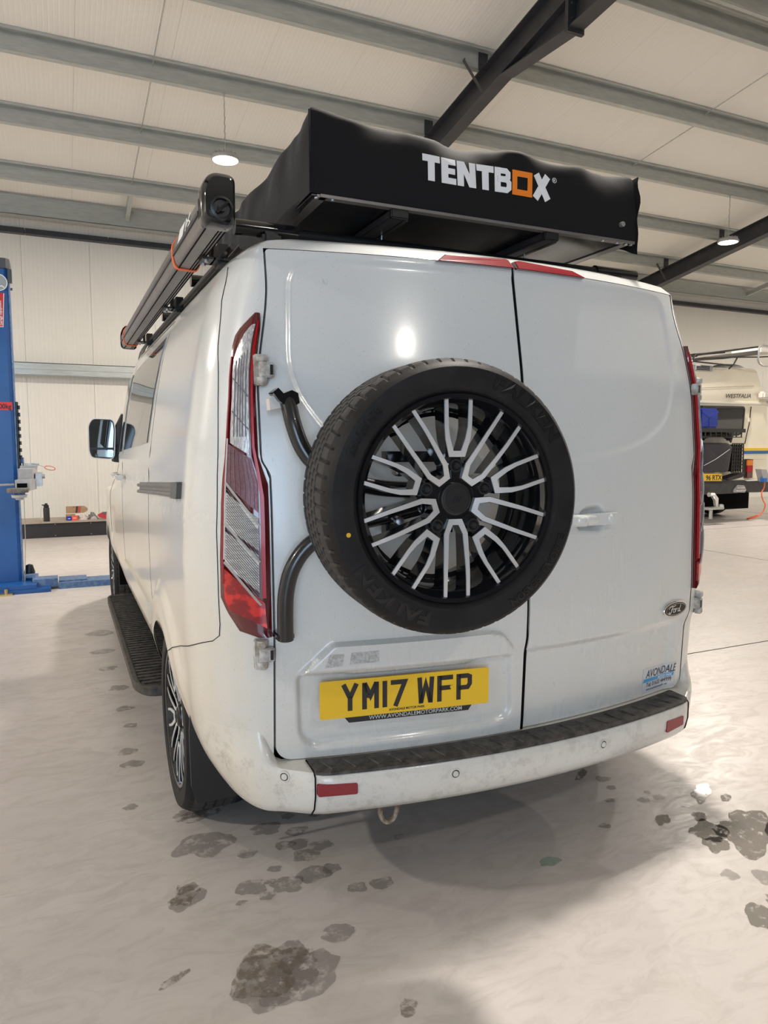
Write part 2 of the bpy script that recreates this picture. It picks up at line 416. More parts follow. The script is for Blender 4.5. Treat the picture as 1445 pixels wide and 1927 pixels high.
def purlin(y, near=False):
    zt = ceil_z(y); s = -1 if near else 1; d = .2; t = .004
    sl = .16 * (-1 if not near else 1)          # roof slope dz/dy
    def P(a, z): return (y + a, zt + z + sl * a * (1 if not near else 1))
    sec = [(-.065 * s, -.028), (-.065 * s, -.004), (0, -.004), (0, -d), (.06 * s, -d), (.06 * s, -d + .018)]
    g = G()
    sec2 = [(a + t * (1 if i in (0, 1) else 1), z - t) for i, (a, z) in enumerate(sec)]
    loop = [P(*q) for q in sec] + [P(*q) for q in sec2[::-1]]
    n = len(loop); vs = [(X0, a, b) for a, b in loop] + [(X1, a, b) for a, b in loop]
    fs = [(i, (i + 1) % n, n + (i + 1) % n, n + i) for i in range(n)]
    g.add(vs, fs); return g.build('purlin', M_galv, ceiling)
PUR = [6.02, 7.41, 8.74, 10.07, 11.43]
for y in PUR: purlin(y)
for y in (5.68, 4.29, 2.96, 1.63, .30, -1.05, -2.4, -3.75, -5.1, -6.45): purlin(y, True)
g = G(); g.box(X0, X1, 12.30, 12.306, 4.80, 5.07); g.box(X0, X1, 12.25, 12.31, 5.06, 5.066); g.box(X0, X1, 12.30, 12.40, 4.80, 4.806); g.box(X0, X1, 12.40, 12.406, 4.80, 4.83)
g.build('eaves_purlin', M_galv, ceiling)
for x in (-3.85, 3.35, 10.35, 17.2):     # portal frames
    for side in (0, 1):
        ya, yb_ = (YR, 12.7) if side == 0 else (Y0 + .1, YR)
        cz = lambda y: ceil_z(y) - .205
        g = G(); H = .30; W = .085
        ys = [ya, yb_]
        def beam(xa, xb, d0, d1, ys=ys):
            g.add([(xx, y, cz(y) - d) for xx in (xa, xb) for y in ys for d in (d0, d1)], [(0, 1, 3, 2), (4, 6, 7, 5), (0, 4, 5, 1), (2, 3, 7, 6), (0, 2, 6, 4), (1, 5, 7, 3)])
        beam(x - W, x + W, 0, .012); beam(x - W, x + W, H - .012, H); beam(x - .005, x + .005, .012, H - .012)
        g.build('rafter', M_iron, ceiling)
        # apex haunch
        s = 1 if side == 0 else -1; ye = YR + s * 1.15
        g = G()
        pl = [(YR, cz(YR) - H), (ye, cz(ye) - H), (YR, cz(YR) - H - .27)]
        g.prism(pl, x - .005, x + .005, lambda u, v, h: (h, u, v))
        a, b = Vector((0, ye, cz(ye) - H)), Vector((0, YR, cz(YR) - H - .27))
        g.add([(xx, p.y, p.z + dz) for xx in (x - W, x + W) for p in (a, b) for dz in (0, -.012)], [(0, 1, 3, 2), (4, 6, 7, 5), (0, 4, 5, 1), (2, 3, 7, 6), (0, 2, 6, 4), (1, 5, 7, 3)])
        g.box(x - .1, x + .1, YR + (.002 if s > 0 else -.022), YR + (.022 if s > 0 else -.002), cz(YR) - H - .32, cz(YR) + .0)
        for zz in (.06, .2, .36, .5):
            for dx in (-.055, .055): g.cyl((x + dx, YR + s * .022, cz(YR) - zz), (x + dx, YR + s * .04, cz(YR) - zz), .014, 8)
        g.build('apex_haunch', M_iron, ceiling)
        g = G(); yc = yb_ - .15 if side == 0 else ya + .15
        g.box(x - W, x + W, yc - .15, yc - .138, 0, cz(yc) - .1); g.box(x - W, x + W, yc + .138, yc + .15, 0, cz(yc) - .02); g.box(x - .005, x + .005, yc - .138, yc + .138, 0, cz(yc) - .05)
        g.box(x - .14, x + .14, yc - .2, yc + .2, 0, .02)
        g.build('column', M_iron, ceiling)
    for y in PUR:      # bolted cleats between purlin and rafter
        zt = ceil_z(y); g = G(); xc = x - W - .0
        g.box(xc - .03, xc + .09, y - .012, y - .002, zt - .225, zt - .03)
        for dx, dz in ((0, -.07), (.055, -.07), (0, -.16)): g.cyl((xc + dx, y - .012, zt + dz), (xc + dx, y - .024, zt + dz), .009, 8)
        g.build('purlin_cleat', M_iron, ceiling)
    for y in (7.41, 11.43, 4.29):
        for s in (-1, 1):          # diagonal fly braces
            zt = ceil_z(y); g = G()
            a = Vector((x + s * .33, y - .03, zt - .17)); b = Vector((x + s * .07, y - .03, zt - .205 - .27))
            g.tube([a, b], .024, 4, True, .15); g.cyl(a + Vector((0, -.03, .0)), a, .008, 6); g.cyl(b + Vector((0, -.03, 0)), b, .008, 6)
            g.build('fly_brace', M_iron, ceiling)
for x in (-7.3, -.20, 6.80, 13.8):       # anti-sag rods at mid bay
    for ya, yb_ in zip(PUR[:-1], PUR[1:]):
        g = G(); g.cyl((x, ya, ceil_z(ya) - .13), (x, yb_, ceil_z(yb_) - .07), .007, 6); g.build('tie_rod', M_steel, ceiling)
    g = G(); a, b = 11.50, 12.30
    g.add([(x + dx, y, z) for dx in (-.03, .03) for y, z in ((a, ceil_z(a) - .06), (b, 4.99), (b, 4.90), (a, ceil_z(a) - .17))], [(0, 1, 2, 3), (4, 5, 6, 7), (0, 1, 5, 4), (1, 2, 6, 5), (2, 3, 7, 6), (3, 0, 4, 7)])
    g.build('sag_channel', M_galv, ceiling)

# ---------------------------------------------------------------- pendant lamps
def lamp(x, y, z, label, output=1.0):
    t = tag(empty('pendant_lamp', (x, y, z)), label, 'lamp', 'high-bay lamps hung from the purlins')
    M = Matrix.Translation((x, y, z))
    g = G(); g.lathe([(.0, .075), (.06, .075), (.075, .06), (.12, .04), (.15, .03), (.165, .012), (.165, -.012), (.15, -.018), (.145, -.012)], M, 40)
    for k in range(16):
        a = k * math.pi / 8; g.box(-.0025, .0025, .07, .145, .035, .062, M @ Matrix.Rotation(a, 4, 'Z'))
    g.build('housing', M_lamph, t, True)
    g = G(); g.lathe([(0, -.022), (.08, -.02), (.145, -.012)], M, 40); g.build('lens', M_lamp, t, True)
    g = G(); pts = []
    top = ceil_z(y) - .2
    k = 0; zz = z + .075
    while zz < top - .01:
        pts.append((x + .004 * math.sin(k * 2.1), y + .004 * math.cos(k * 1.7), zz)); zz += .03; k += 1
    pts.append((x, y, top)); g.tube(pts, .006, 6); g.box(x - .02, x + .02, y - .005, y + .06, top - .012, top + .01)
    g.build('suspension_chain', M_steel, t)
    d = bpy.data.lights.new('bulb', 'AREA'); d.shape = 'DISK'; d.size = .28; d.energy = 150 * output; d.color = (1, .93, .84)
    o = bpy.data.objects.new('light', d); COL.objects.link(o); WLOC[o.name] = Vector((x, y, z)); o.parent = t; o.location = (0, 0, -.03)
    return t
lamp(.597, 8.74, 4.72, 'glowing high-bay lamp hung on a chain above the awning, left of the roof tent')
lamp(8.918, 8.74, 4.72, 'glowing high-bay lamp at the right edge, in front of the far dark rafter')
for x, y, z, lb in [(.95, 2.45, 4.66, 'high-bay lamp hung right above the roof tent'), (8.9, 2.45, 4.66, 'high-bay lamp right of the van, above the empty floor'), (-7.4, 8.74, 4.72, 'high-bay lamp left of the blue lift'),
                    (-7.4, 2.45, 4.66, 'high-bay lamp above the floor far left of the van'), (.8, -2.9, 4.40, 'high-bay lamp above the floor behind the photographer'), (16.2, 8.74, 4.72, 'high-bay lamp beyond the cream camper, by the right wall'), (16.2, 2.45, 4.66, 'high-bay lamp in the near right corner of the workshop')]:
    lamp(x, y, z, lb, .24 if y < 0 else (1.5 if x < -5 else 1.0))
# ================================================================ THE VAN
ZS = [.30, .36, .42, .5, .6, .8, 1.0, 1.2, 1.4, 1.6, 1.75, 1.85, 1.92, 1.96, 1.98, 1.992, 2.0]
WS = [.86, .90, .935, .96, .975, .985, .988, .983, .965, .935, .905, .875, .84, .79, .70, .5, .0]
YZ = [.3, .5, .85, 1.2, 1.6, 1.93, 1.96, 1.98, 1.992, 2.0]; YV = [1.84, 1.82, 1.805, 1.815, 1.86, 1.925, 1.955, 2.0, 2.12, 2.4]
def smoothtab(xs, ys, n=500):
    X = np.linspace(xs[0], xs[-1], n); Y = np.interp(X, xs, ys); k = np.hanning(31); k /= k.sum()
    Yp = np.concatenate([2 * Y[0] - Y[15:0:-1], Y, 2 * Y[-1] - Y[-2:-17:-1]]); return X, np.convolve(Yp, k, 'valid')
_wx, _wy = smoothtab(ZS[:13], WS[:13]); _yx, _yy = smoothtab(YZ[:6], YV[:6])
def W_(z): return np.where(z <= 1.90, np.interp(z, _wx, _wy), np.interp(z, ZS, WS))
def YB(z): return np.where(z <= 1.90, np.interp(z, _yx, _yy), np.interp(z, YZ, YV))
def sm(t): t = np.clip(t, 0, 1); return t * t * (3 - 2 * t)
def rearY(x, z): return YB(z) + .17 * x * x
CB = .30
def xd_(z): return np.minimum(.79, W_(z) - .0) if np.isscalar(z) else np.minimum(.79, W_(z))
def E_(z, s=-1): return (.034 * float(sm((z - .70) / .06)) * (1 - float(sm((z - 1.70) / .2))) if s > 0 else 0.0) + .789 + .022 * float(sm((z - 1.285) / .06)) - .040 * float(sm((z - 1.52) / .33))      # half width of the door opening
SLC = .27; CB = .24
def XD(z, s=-1): return min(E_(z, s), float(W_(z)) * .94)
def corner(x, z, off=0.0, sgn=-1):
    """point on the rear corner of the body at |X| = x, height z, pushed outwards by off"""
    e = E_(z, sgn); a = max(float(W_(z)) - e, .02)
    if x <= e: th = 0.0
    else: th = math.asin(min(1, (x - e) / a))
    y = float(rearY(min(x, e), z)) + CB * (1 - math.cos(th)) + SLC * max(0, x - e)
    n = Vector((math.sin(th) / a + .27 * math.cos(th) / CB, -math.cos(th) / CB)); n.normalize()
    return Vector((sgn * (x + n.x * off), y + n.y * off, z))
def kf(y, z): return 1 - .075 * sm((y - 4.5) / 1.6) * sm((z - 1.0) / .22) 
def side(y, z, off=0.0, sgn=-1):
    return Vector((sgn * (float(W_(z)) * float(kf(y, z)) + off), y, z))

van = tag(empty('van', (0, 4.4, 0)), 'white panel van with grubby rear doors, parked in the workshop under a roof tent', 'van')

# --- body shell: lower flank and corners up over the roof
SH = .345; AR = .372; ARCH = (2.72, 6.2)
def zbot(y):
    z = .40
    for c in ARCH:
        if abs(y - c) < AR: z = max(z, SH + math.sqrt(AR * AR - (y - c) ** 2))
    return z
thetas = [math.pi / 2 * k / 16 for k in range(17)]
ybase = []
for c in ARCH:
    ybase += [c - AR * math.cos(math.pi * k / 28) for k in range(29)]
ybase += list(np.arange(2.26, 2.34, .03)) + list(np.arange(3.12, 5.8, .06)) + list(np.arange(6.60, 7.16, .04))
ybase = sorted(set(round(float(v), 5) for v in ybase))
NV = 64; roofz = [1.94, 1.95, 1.96, 1.968, 1.975, 1.982, 1.988, 1.993, 1.997, 1.9995]
def flare(y, z):
    f = 0.0
    for c in ARCH:
        r = math.hypot((y - c), (z - SH) * .93); f += .006 * math.exp(-((r - AR) / .03) ** 2) + .018 * (1 - float(sm((r - AR - .07) / .05))) * float(sm((z - .45) / .2))
    f += .006 * math.exp(-((z - 1.30) / .035) ** 2) * float(sm((y - 2.5) / .6))
    f -= .010 * float(sm((.60 - z) / .12)) * float(sm((y - 3.1) / .2))
    return f
def hf(y): return float(np.interp(y, [0, 5.0, 5.25, 6.05, 6.55, 7.0, 7.2], [1, 1, .95, .30, .16, .06, 0]))
def nose(y): return 1.0 if y < 6.45 else .55 + .45 * math.sqrt(max(0, 1 - ((y - 6.45) / .74) ** 2))
def shellpt(ci, z, s=-1):
    kind, t = ci
    if kind == 'r': x = t * XD(z, s); return (-x, float(rearY(x, z)), z)
    xd = XD(z, s); a = float(W_(z)) - xd; ye = float(rearY(xd, z)) + CB + SLC * a
    if kind == 'c':
        return (-(xd + a * math.sin(t)), float(rearY(xd, z)) + CB * (1 - math.cos(t)) + SLC * a * math.sin(t), z)
    y = t + (ye - 2.226) * max(0, 1 - (t - 2.226) / .9)
    x = float(W_(z)) * float(kf(t, z)) * nose(t) * (1 - .022 * float(sm((t - 5.0) / 1.1)))
    if z < 1.9: x += flare(y, z)
    zz = z if z < 1.0 else 1.0 + (z - 1.0) * hf(t)
    return (-x, y, zz)
cols = [('c', t) for t in thetas] + [('s', y) for y in ybase]
g = G()
for sd in (-1, 1):
    rows = []
    for kind, t in cols:
        zb = .40 if kind == 'c' else zbot(t)
        zz = [zb + (1.93 - zb) * j / NV for j in range(NV + 1)] + roofz
        rows.append([shellpt((kind, t), z, sd) for z in zz])
    P = np.array(rows); P[..., 0] *= -sd; g.grid(P, sd > 0)
# roof header above the doors and closing panel of the roof
rr = [[shellpt(('r', t), z) for z in [1.93, 1.935] + roofz] for t in np.linspace(0, 1, 14)]
P2 = np.array(rr); g.grid(P2, True); P2[..., 0] *= -1; g.grid(P2)
body = g.build('body_shell', M_side, van, True, 40)
# --- dark inner box seen in the door gaps and arches
g = G()
q = []
for z in np.linspace(.42, 1.925, 24):
    q.append([(x, float(rearY(x, z)) + .030, z) for x in np.linspace(-.80, .80, 25)])
g.grid(q); g.box(-.78, .78, 1.97, 6.9, .40, .42); g.box(-.80, -.62, 2.3, 3.2, .40, .75); g.box(.62, .80, 2.3, 3.2, .40, .75)
g.box(-.80, -.62, 5.75, 6.65, .40, .75); g.box(.62, .80, 5.75, 6.65, .40, .75)
for s in (-1, 1):
    for c in ARCH:
        g.grid([[(s * x, c - (AR + .01) * math.cos(a), SH + (AR + .01) * math.sin(a)) for x in (.62, .93)] for a in np.linspace(-.15, math.pi + .15, 20)])
g.build('door_opening', M_void, van)
# --- rear doors
def poly_sd(x, z, poly):
    """signed distance to a polygon, negative inside"""
    p = np.array(poly); d = np.full(x.shape, 1e9); ins = np.zeros(x.shape, bool); n = len(p)
    for i in range(n):
        a, b = p[i], p[(i + 1) % n]; e = b - a
        wx, wz = x - a[0], z - a[1]; t = np.clip((wx * e[0] + wz * e[1]) / (e @ e), 0, 1)
        d = np.minimum(d, np.hypot(wx - t * e[0], wz - t * e[1]))
        c = ((a[1] > z) != (b[1] > z)) & (x < (b[0] - a[0]) * (z - a[1]) / (b[1] - a[1] + 1e-12) + a[0]); ins ^= c
    return np.where(ins, -d, d)
def rnd_poly(pts, r, k=6):
    out = []; n = len(pts)
    for i in range(n):
        p0, p1, p2 = Vector(pts[i - 1]), Vector(pts[i]), Vector(pts[(i + 1) % n])
        a = (p0 - p1); b = (p2 - p1); rr = min(r, a.length * .45, b.length * .45)
        a = p1 + a.normalized() * rr; b = p1 + b.normalized() * rr
        for j in range(k + 1):
            t = j / k; out.append(tuple(a * (1 - t) ** 2 + p1 * 2 * t * (1 - t) + b * t * t))
    return out
UP_R = rnd_poly([(-.2, 1.905), (.705, 1.905), (.727, 1.60), (.66, 1.455), (.50, 1.38), (.25, 1.335), (-.2, 1.325)], .07)
UP_L = rnd_poly([(.2, 1.905), (-.705, 1.905), (-.727, 1.56), (-.62, 1.40), (-.40, 1.22), (.2, 1.20)], .09)
GARN = rnd_poly([(-.722, .722), (-.628, .812), (-.15, .810), (-.10, .800), (-.055, .748), (-.065, .722), (-.175, .728), (-.211, .714), (-.574, .716), (-.61, .722)], .012, 3)
RECP = rnd_poly([(-.722, .73), (-.06, .73), (-.05, .53), (-.12, .51), (-.68, .505), (-.715, .54)], .03)
HAND = rnd_poly([(.19, 1.10), (.21, 1.17), (.31, 1.18), (.315, 1.09)], .05)
def disp(x, z, s):
    d = np.zeros(x.shape)
    d += .005 * sm(-poly_sd(x, z, UP_R if s > 0 else UP_L) / .024 + .5)
    if s < 0:
        d -= .020 * sm(-poly_sd(x, z, GARN) / .008 + .5)
        d += .016 * sm(-poly_sd(x, z, RECP) / .02 + .5)
    else:
        d += .012 * sm((.745 - z) / .03) * sm((.72 - x) / .05 + .3)
        d += .028 * sm(-poly_sd(x, z, HAND) / .03 + .3)
    return d
def edge(z, s):
    e = .783 + .022 * sm((z - 1.285) / .06) - .040 * sm((z - 1.52) / .33)
    if s > 0: e = e + .034 * sm((z - .70) / .06) * (1 - sm((z - 1.70) / .2))
    return e
Z0D, Z1D = .472, 1.928
for s in (-1, 1):
    zs_ = np.concatenate([Z0D + .05 * (1 - np.cos(np.linspace(0, math.pi / 2, 10))), np.linspace(Z0D + .056, Z1D - .07, 250), Z1D - .064 * (1 - np.sin(np.linspace(0, math.pi / 2, 12)))])
    us = np.concatenate([[0, .004], np.linspace(.01, .99, 128), [.996, 1]])
    Zg, Ug = np.meshgrid(zs_, us, indexing='ij')
    outer = edge(zs_, s); r1, r2 = .045, .06
    dz = np.clip(r1 - (zs_ - Z0D), 0, r1); outer = outer - (r1 - np.sqrt(r1 * r1 - dz * dz)); r2 = .009
    dz = np.clip(r2 - (Z1D - zs_), 0, r2); outer = outer - (r2 - np.sqrt(r2 * r2 - dz * dz))
    seam = np.where(zs_ < .72, -.004, 0) * 1.0 + .0045
    seam_in = seam if s > 0 else seam * 0 + .0045
    kink = .012 * sm((.78 - zs_) / .06)          # the joint steps sideways low down
    if s > 0: X = (seam_in - kink * .6 + .002)[:, None] * (1 - Ug) + outer[:, None] * Ug
    else: X = -((.0045 + kink * .6)[:, None] * (1 - Ug) + outer[:, None] * Ug)
    Y = rearY(X, Zg) + disp(X, Zg, s)
    P = np.stack([X, Y, Zg], -1)
    # fold the edges inwards for thickness
    b = P.copy(); b[..., 1] += .022
    g = G(); g.grid(P, s > 0)
    for A, B in ((P[0], b[0]), (P[-1], b[-1]), (P[:, 0], b[:, 0]), (P[:, -1], b[:, -1])): g.grid(np.stack([A, B]))
    door = g.build('rear_door', M_paint, van, True, 50)
    tag(door, label='left rear door, recessed for the number plate' if s < 0 else 'right rear door with pull handle and oval badge')
def onrear(x, z, off=0.0): 
    s = -1 if x < 0 else 1
    return Vector((x, float(rearY(x, z)) + float(disp(np.array([x]), np.array([z]), s)[0]) - off, z))
# door seal in the centre joint
g = G(); g.strip([(0 if z > .8 else .004 - .006 * float(sm((.78 - z) / .06)), z) for z in np.linspace(.47, 1.93, 40)], .008, -.012, -.004, lambda u, v, h: Vector((u, float(rearY(u, v)) - h, v)))
g.build('door_seal', M_void, van)

# --- number plate
Mp = Matrix.Translation((-.412, 1.829, .595)) @ Matrix.Rotation(R(-8.7), 4, 'Z')
def pf(u, v, h): return Mp @ Vector((u - .26, -h, v))
g = G(); g.prism(rnd_poly([(0, 0), (.52, 0), (.52, .111), (0, .111)], .008), 0, .004, pf)
plate = tag(g.build('number_plate', M_yellow, van), label='yellow rear number plate with black characters YM17 WFP')
g = G(); T = .014
def ch(lines, x, w=.05, h=.079, z0=.0195):
    for ln in lines: g.strip([(x + a * w, z0 + b * h) for a, b in ln], T, .004, .0047, pf)
e = T / 2 / .05; f = T / 2 / .079
x = .063
ch([[(e * .8, 1), (.5, .48)], [(1 - e * .8, 1), (.5, .48)], [(.5, .52), (.5, 0)]], x); x += .061
ch([[(e, 0), (e, 1)], [(1 - e, 0), (1 - e, 1)], [(e, .98), (.5, .5), (1 - e, .98)]], x); x += .061
ch([[(.14, 0), (.14, 1)]], x); x += .025
ch([[(0, 1 - f), (1 - e, 1 - f), (.28, 0)]], x); x += .083
ch([[(e * .8, 1), (e * 1.5, 0)], [(1 - e * .8, 1), (1 - e * 1.5, 0)], [(e * 1.5, .04), (.5, .75), (1 - e * 1.5, .04)]], x); x += .061
ch([[(e, 0), (e, 1)], [(e, 1 - f), (1, 1 - f)], [(e, .52), (.86, .52)]], x); x += .061
ch([[(e, 0), (e, 1)], [(e, 1 - f), (.72, 1 - f), (1 - e, .87), (1 - e, .60), (.72, .5 - f * .4), (e, .5 - f * .4)]], x)
g.text('AVONDALE MOTOR PARK', .0092, lambda u, v, h: pf(.205 + u, .0075 + v, .004 + h), 0, .0005, .0003)
g.build('lettering', M_ink, plate)
g = G(); g.prism([(.07, .002), (.085, -.017), (.455, -.017), (.468, .002)], -.001, .0015, pf); ps = g.build('plate_surround', M_black, van)
g = G(); g.text('WWW.AVONDALEMOTORPARK.COM', .0165, lambda u, v, h: pf(.145 + u, -.0135 + v, .0015 + h), 0, .0006, .0001, sx=1.02); g.build('lettering', M_greyprint, ps)
for u, v in ((.143, .058), (.40, .062)):
    g = G(); g.lathe([(0, .0075), (.005, .0075), (.0065, .004)], Matrix.Translation(pf(u, v, 0)) @ Mp.to_3x3().to_4x4() @ Matrix.Rotation(R(90), 4, 'X'), 14)
    g.build('screw_cap', M_ink if u < .2 else M_yellow, plate)
# ghost of a removed badge on the garnish
g = G(); g.prism([(-.655, .745), (-.605, .75), (-.60, .785), (-.64, .785)], .0003, .0008, lambda u, v, h: onrear(u, v, h))
g.prism([(-.585, .752), (-.50, .754), (-.50, .788), (-.58, .786)], .0003, .0008, lambda u, v, h: onrear(u, v, h))
g.build('badge_ghost', noisy('old_glue', (.38, .36, .32), (.60, .59, .57), 120, .6), van)

# --- high level brake lights
for s, pl in ((-1, [(-.270, 1.9235), (-.236, 1.948), (-.02, 1.958), (-.012, 1.952), (-.006, 1.9235)]), (1, [(.008, 1.9235), (.008, 1.95), (.03, 1.956), (.24, 1.945), (.285, 1.9235)])):
    def hb(u, v, h): return Vector((u, float(rearY(u, v)) - .006 - h, v))
    g = G(); g.prism(pl, -.03, .012, hb); o = g.build('brake_light', M_redd, van)
    g = G(); c = Vector((sum(p[0] for p in pl) / len(pl), 1.9375)); ins = [((p[0] - c.x) * .975 + c.x, (p[1] - c.y) * .90 + c.y) for p in pl]
    g.prism(ins, .012, .0135, hb); g.build('lens', M_red, o)
# --- tail lights
ZT = [.843, .852, .909, .95, 1.059, 1.21, 1.27, 1.345, 1.433, 1.507, 1.581, 1.648, 1.683, 1.703, 1.722, 1.734, 1.744]
XO = [.83, .868, .898, .912, .911, .905, .900, .892, .884, .876, .870, .860, .850, .838, .822, .812, .802]     # outboard edge
XI = [max(E_(z) + .004, .79) for z in ZT]     # inboard edge
def tl(s, u, z, off, dz=0):
    xi, xo = np.interp(z, ZT, XI), np.interp(z, ZT, XO)
    if s > 0: xi = xi + .034 * float(sm((z - .70) / .06)) * (1 - float(sm((z - 1.70) / .2))); xo = max(xo, xi + .006)
    return corner(xo + (xi - xo) * u, z, off, s)
def tpatch(g, s, u0, u1, zl, zh, o0, o1, nu=10, nv=14):
    """block on the tail light: u across (0 outboard..1 inboard), zl/zh functions of u"""
    top = [[tl(s, u, zl(u) + (zh(u) - zl(u)) * v, o1) for v in np.linspace(0, 1, nv)] for u in np.linspace(u0, u1, nu)]
    bot = [[tl(s, u, zl(u) + (zh(u) - zl(u)) * v, o0) for v in np.linspace(0, 1, nv)] for u in np.linspace(u0, u1, nu)]
    T_, B_ = np.array(top), np.array(bot); g.grid(T_, s > 0)
    for A, B in ((T_[0], B_[0]), (T_[-1], B_[-1]), (T_[:, 0], B_[:, 0]), (T_[:, -1], B_[:, -1])): g.grid(np.stack([A, B]))
lin = lambda a, b: (lambda u: a + (b - a) * u)
for s in (-1, 1):
    g = G(); zz = np.linspace(.842, 1.743, 60)
    O = np.array([[tl(s, u, z, .016 * math.sin(math.pi * min(max(u, .03), .97)) ** .35) for u in np.linspace(0, 1, 16)] for z in zz]); B_ = np.array([[tl(s, u, z, -.02) for u in np.linspace(0, 1, 16)] for z in zz])
    g.grid(O); 
    for A, B in ((O[0], B_[0]), (O[-1], B_[-1]), (O[:, 0], B_[:, 0]), (O[:, -1], B_[:, -1])): g.grid(np.stack([A, B]))
    tlo = tag(g.build('tail_light', M_redd, van, True, 45), label='tall red tail light, left' if s < 0 else 'tall red tail light, right')
    def blk(name, m, u0, u1, zl, zh, o1=.019, nu=8, nv=12):
        g = G(); tpatch(g, s, u0, u1, zl, zh, .010, o1, nu, nv); return g.build(name, m, tlo, True, 45)
    blk('bright_band', M_redhi, .83, .91, lin(.95, .955), lin(1.715, 1.72), .0188)
    blk('bright_band', M_red, .07, .11, lin(.99, .99), lin(1.62, 1.63), .0186)
    blk('clear_lens', M_clear, .20, .76, lin(1.395, 1.335), lambda u: 1.60 + .11 * math.sin(min(1, (u - .16) / .5) * math.pi / 2), .0195)
    blk('reflector_mesh', M_cleard, .14, .78, lin(1.285, 1.165), lin(1.39, 1.325), .0190)
    blk('striped_lens', M_clearl, .14, .78, lin(1.165, 1.065), lin(1.262, 1.150), .0195)
    blk('striped_lens', M_clearl, .14, .78, lin(1.060, .945), lin(1.152, 1.052), .0195)
    blk('red_lens', M_redglow, .12, .88, lin(.925, .862), lin(1.048, .925), .0193)
    g = G()          # ribs and dividers of the clear parts
    def rib(u0, z0, u1, z1, w=.0016, n=10):
        pts = [tl(s, u0 + (u1 - u0) * t, z0 + (z1 - z0) * t, .0200) for t in np.linspace(0, 1, n)]; g.tube(pts, w, 4)
    for u in (.30, .40, .48, .56, .66): rib(u, 1.40, u, 1.60 + .08 * (u - .2), .0018)
    for zc in (1.44, 1.53): rib(.22, zc + .03, .74, zc - .02, .0015)
    for k in range(12):
        rib(.16, 1.255 - k * .0078, .77, 1.140 - k * .0072, .0010); rib(.16, 1.145 - k * .0075, .77, 1.043 - k * .0080, .0010)
    for u in (.22, .32, .42, .52, .62, .7): rib(u, lin(1.29, 1.168)(u), u, lin(1.385, 1.32)(u), .0010)
    tag(g.build('lens_ribs', M_dk, tlo), kind='stuff')
    g = G(); 
    for a, b in ((1.272, 1.156), (1.158, 1.055), (1.052, .935)): rib(.13, a, .80, b, .0042)
    rib(.13, 1.395, .13, 1.06, .0025)
    g.build('chrome_divider', M_divider, tlo)

# --- bumper with step pad
def w_c(z): return float(W_(z))
def bplan(t, off, z):
    """t in -1..1 round the tail: |t|<.62 rear face, then corner, then flank"""
    s = -1 if t < 0 else 1; a = abs(t); zr = max(z, .46); off = off * (1 - .62 * float(sm((a - .52) / .12)))
    if a < .62:
        x = a / .62 * .79; return Vector((s * x, float(rearY(x, zr)) - off, z))
    if a < .86:
        th = (a - .62) / .24 * math.pi / 2; w = float(W_(z)) ; ax = w - .79 + off * .12
        o = off * (math.cos(th)) ** 1.0
        return Vector((s * (.79 + (ax) * math.sin(th)), float(rearY(.79, zr)) - o + CB * (1 - math.cos(th)) + SLC * ax * math.sin(th), z))
    ye = float(rearY(.79, zr)) + CB + SLC * (w_c(z) - .79); y = ye + (a - .86) / .14 * (2.372 - ye)
    return Vector((s * (float(W_(z)) + off * .12), y, z))
prof = [(-.012, .575), (.012, .545), (.045, .505), (.085, .480), (.105, .464), (.113, .44), (.112, .40), (.100, .36), (.075, .335), (.03, .325), (-.05, .322)]
profc = [(-.02, .470), (.02, .468), (.06, .467), (.100, .466), (.109, .458), (.113, .44), (.112, .40), (.100, .36), (.075, .335), (.03, .325), (-.05, .322)]
ts = sorted(set([round(v, 4) for v in np.linspace(-1, 1, 141)] + [-.56, .56, -.58, .58]))
g = G(); rows = []
for t in ts:
    b = float(sm((abs(t) - .605) / .05)); fl = float(sm((abs(t) - .62) / .24)); rows.append([])
    for (o0, z0), (o1, z1) in zip(profc, prof):
        o = o0 + (o1 - o0) * b; z = z0 + (z1 - z0) * b
        z += .05 * sm((abs(t) - .80) / .2) if z < .42 else 0
        rows[-1].append(bplan(t, float(o), float(z)))
g.grid(np.array(rows))
bumper = tag(g.build('bumper', M_bump, van, True, 50), label='white rear bumper')
g = G(); rows = []
pp = [(.005, .4705), (.012, .474), (.098, .474), (.106, .470), (.108, .463)]
for t in np.linspace(-.553, .553, 70): rows.append([bplan(t, o, z) for o, z in pp])
g.grid(np.array(rows)); step = g.build('step_pad', M_step, van, True, 40)
for k in range(21):
    t = -.52 + 1.04 * k / 20; g = G(); g.tube([bplan(t - .006, .03, .4745), bplan(t + .004, .085, .4745), bplan(t + .006, .094, .4735)], .0035, 6); g.build('tread_rib', M_step, step)
for t in (-.553, .553):
    g = G(); g.tube([bplan(t, o, z + .001) for o, z in ((.02, .472), (.06, .471), (.1, .468), (.1145, .455), (.1145, .40), (.102, .358), (.076, .334))], .0022, 5); g.build('bumper_joint', M_void, van)
for s, xa, xb in ((-1, -.702, -.593), (1, .557, .656)):
    g = G(); pl = rnd_poly([(xa, .407), (xb, .405), (xb, .437), (xa, .441)] if s < 0 else [(xa, .385), (xb, .392), (xb, .424), (xa, .426)], .006)
    g.prism(pl, .104, .116, lambda u, v, h: Vector((u, float(rearY(abs(u), .46)) - h, v))); g.build('reflector', M_red, van)
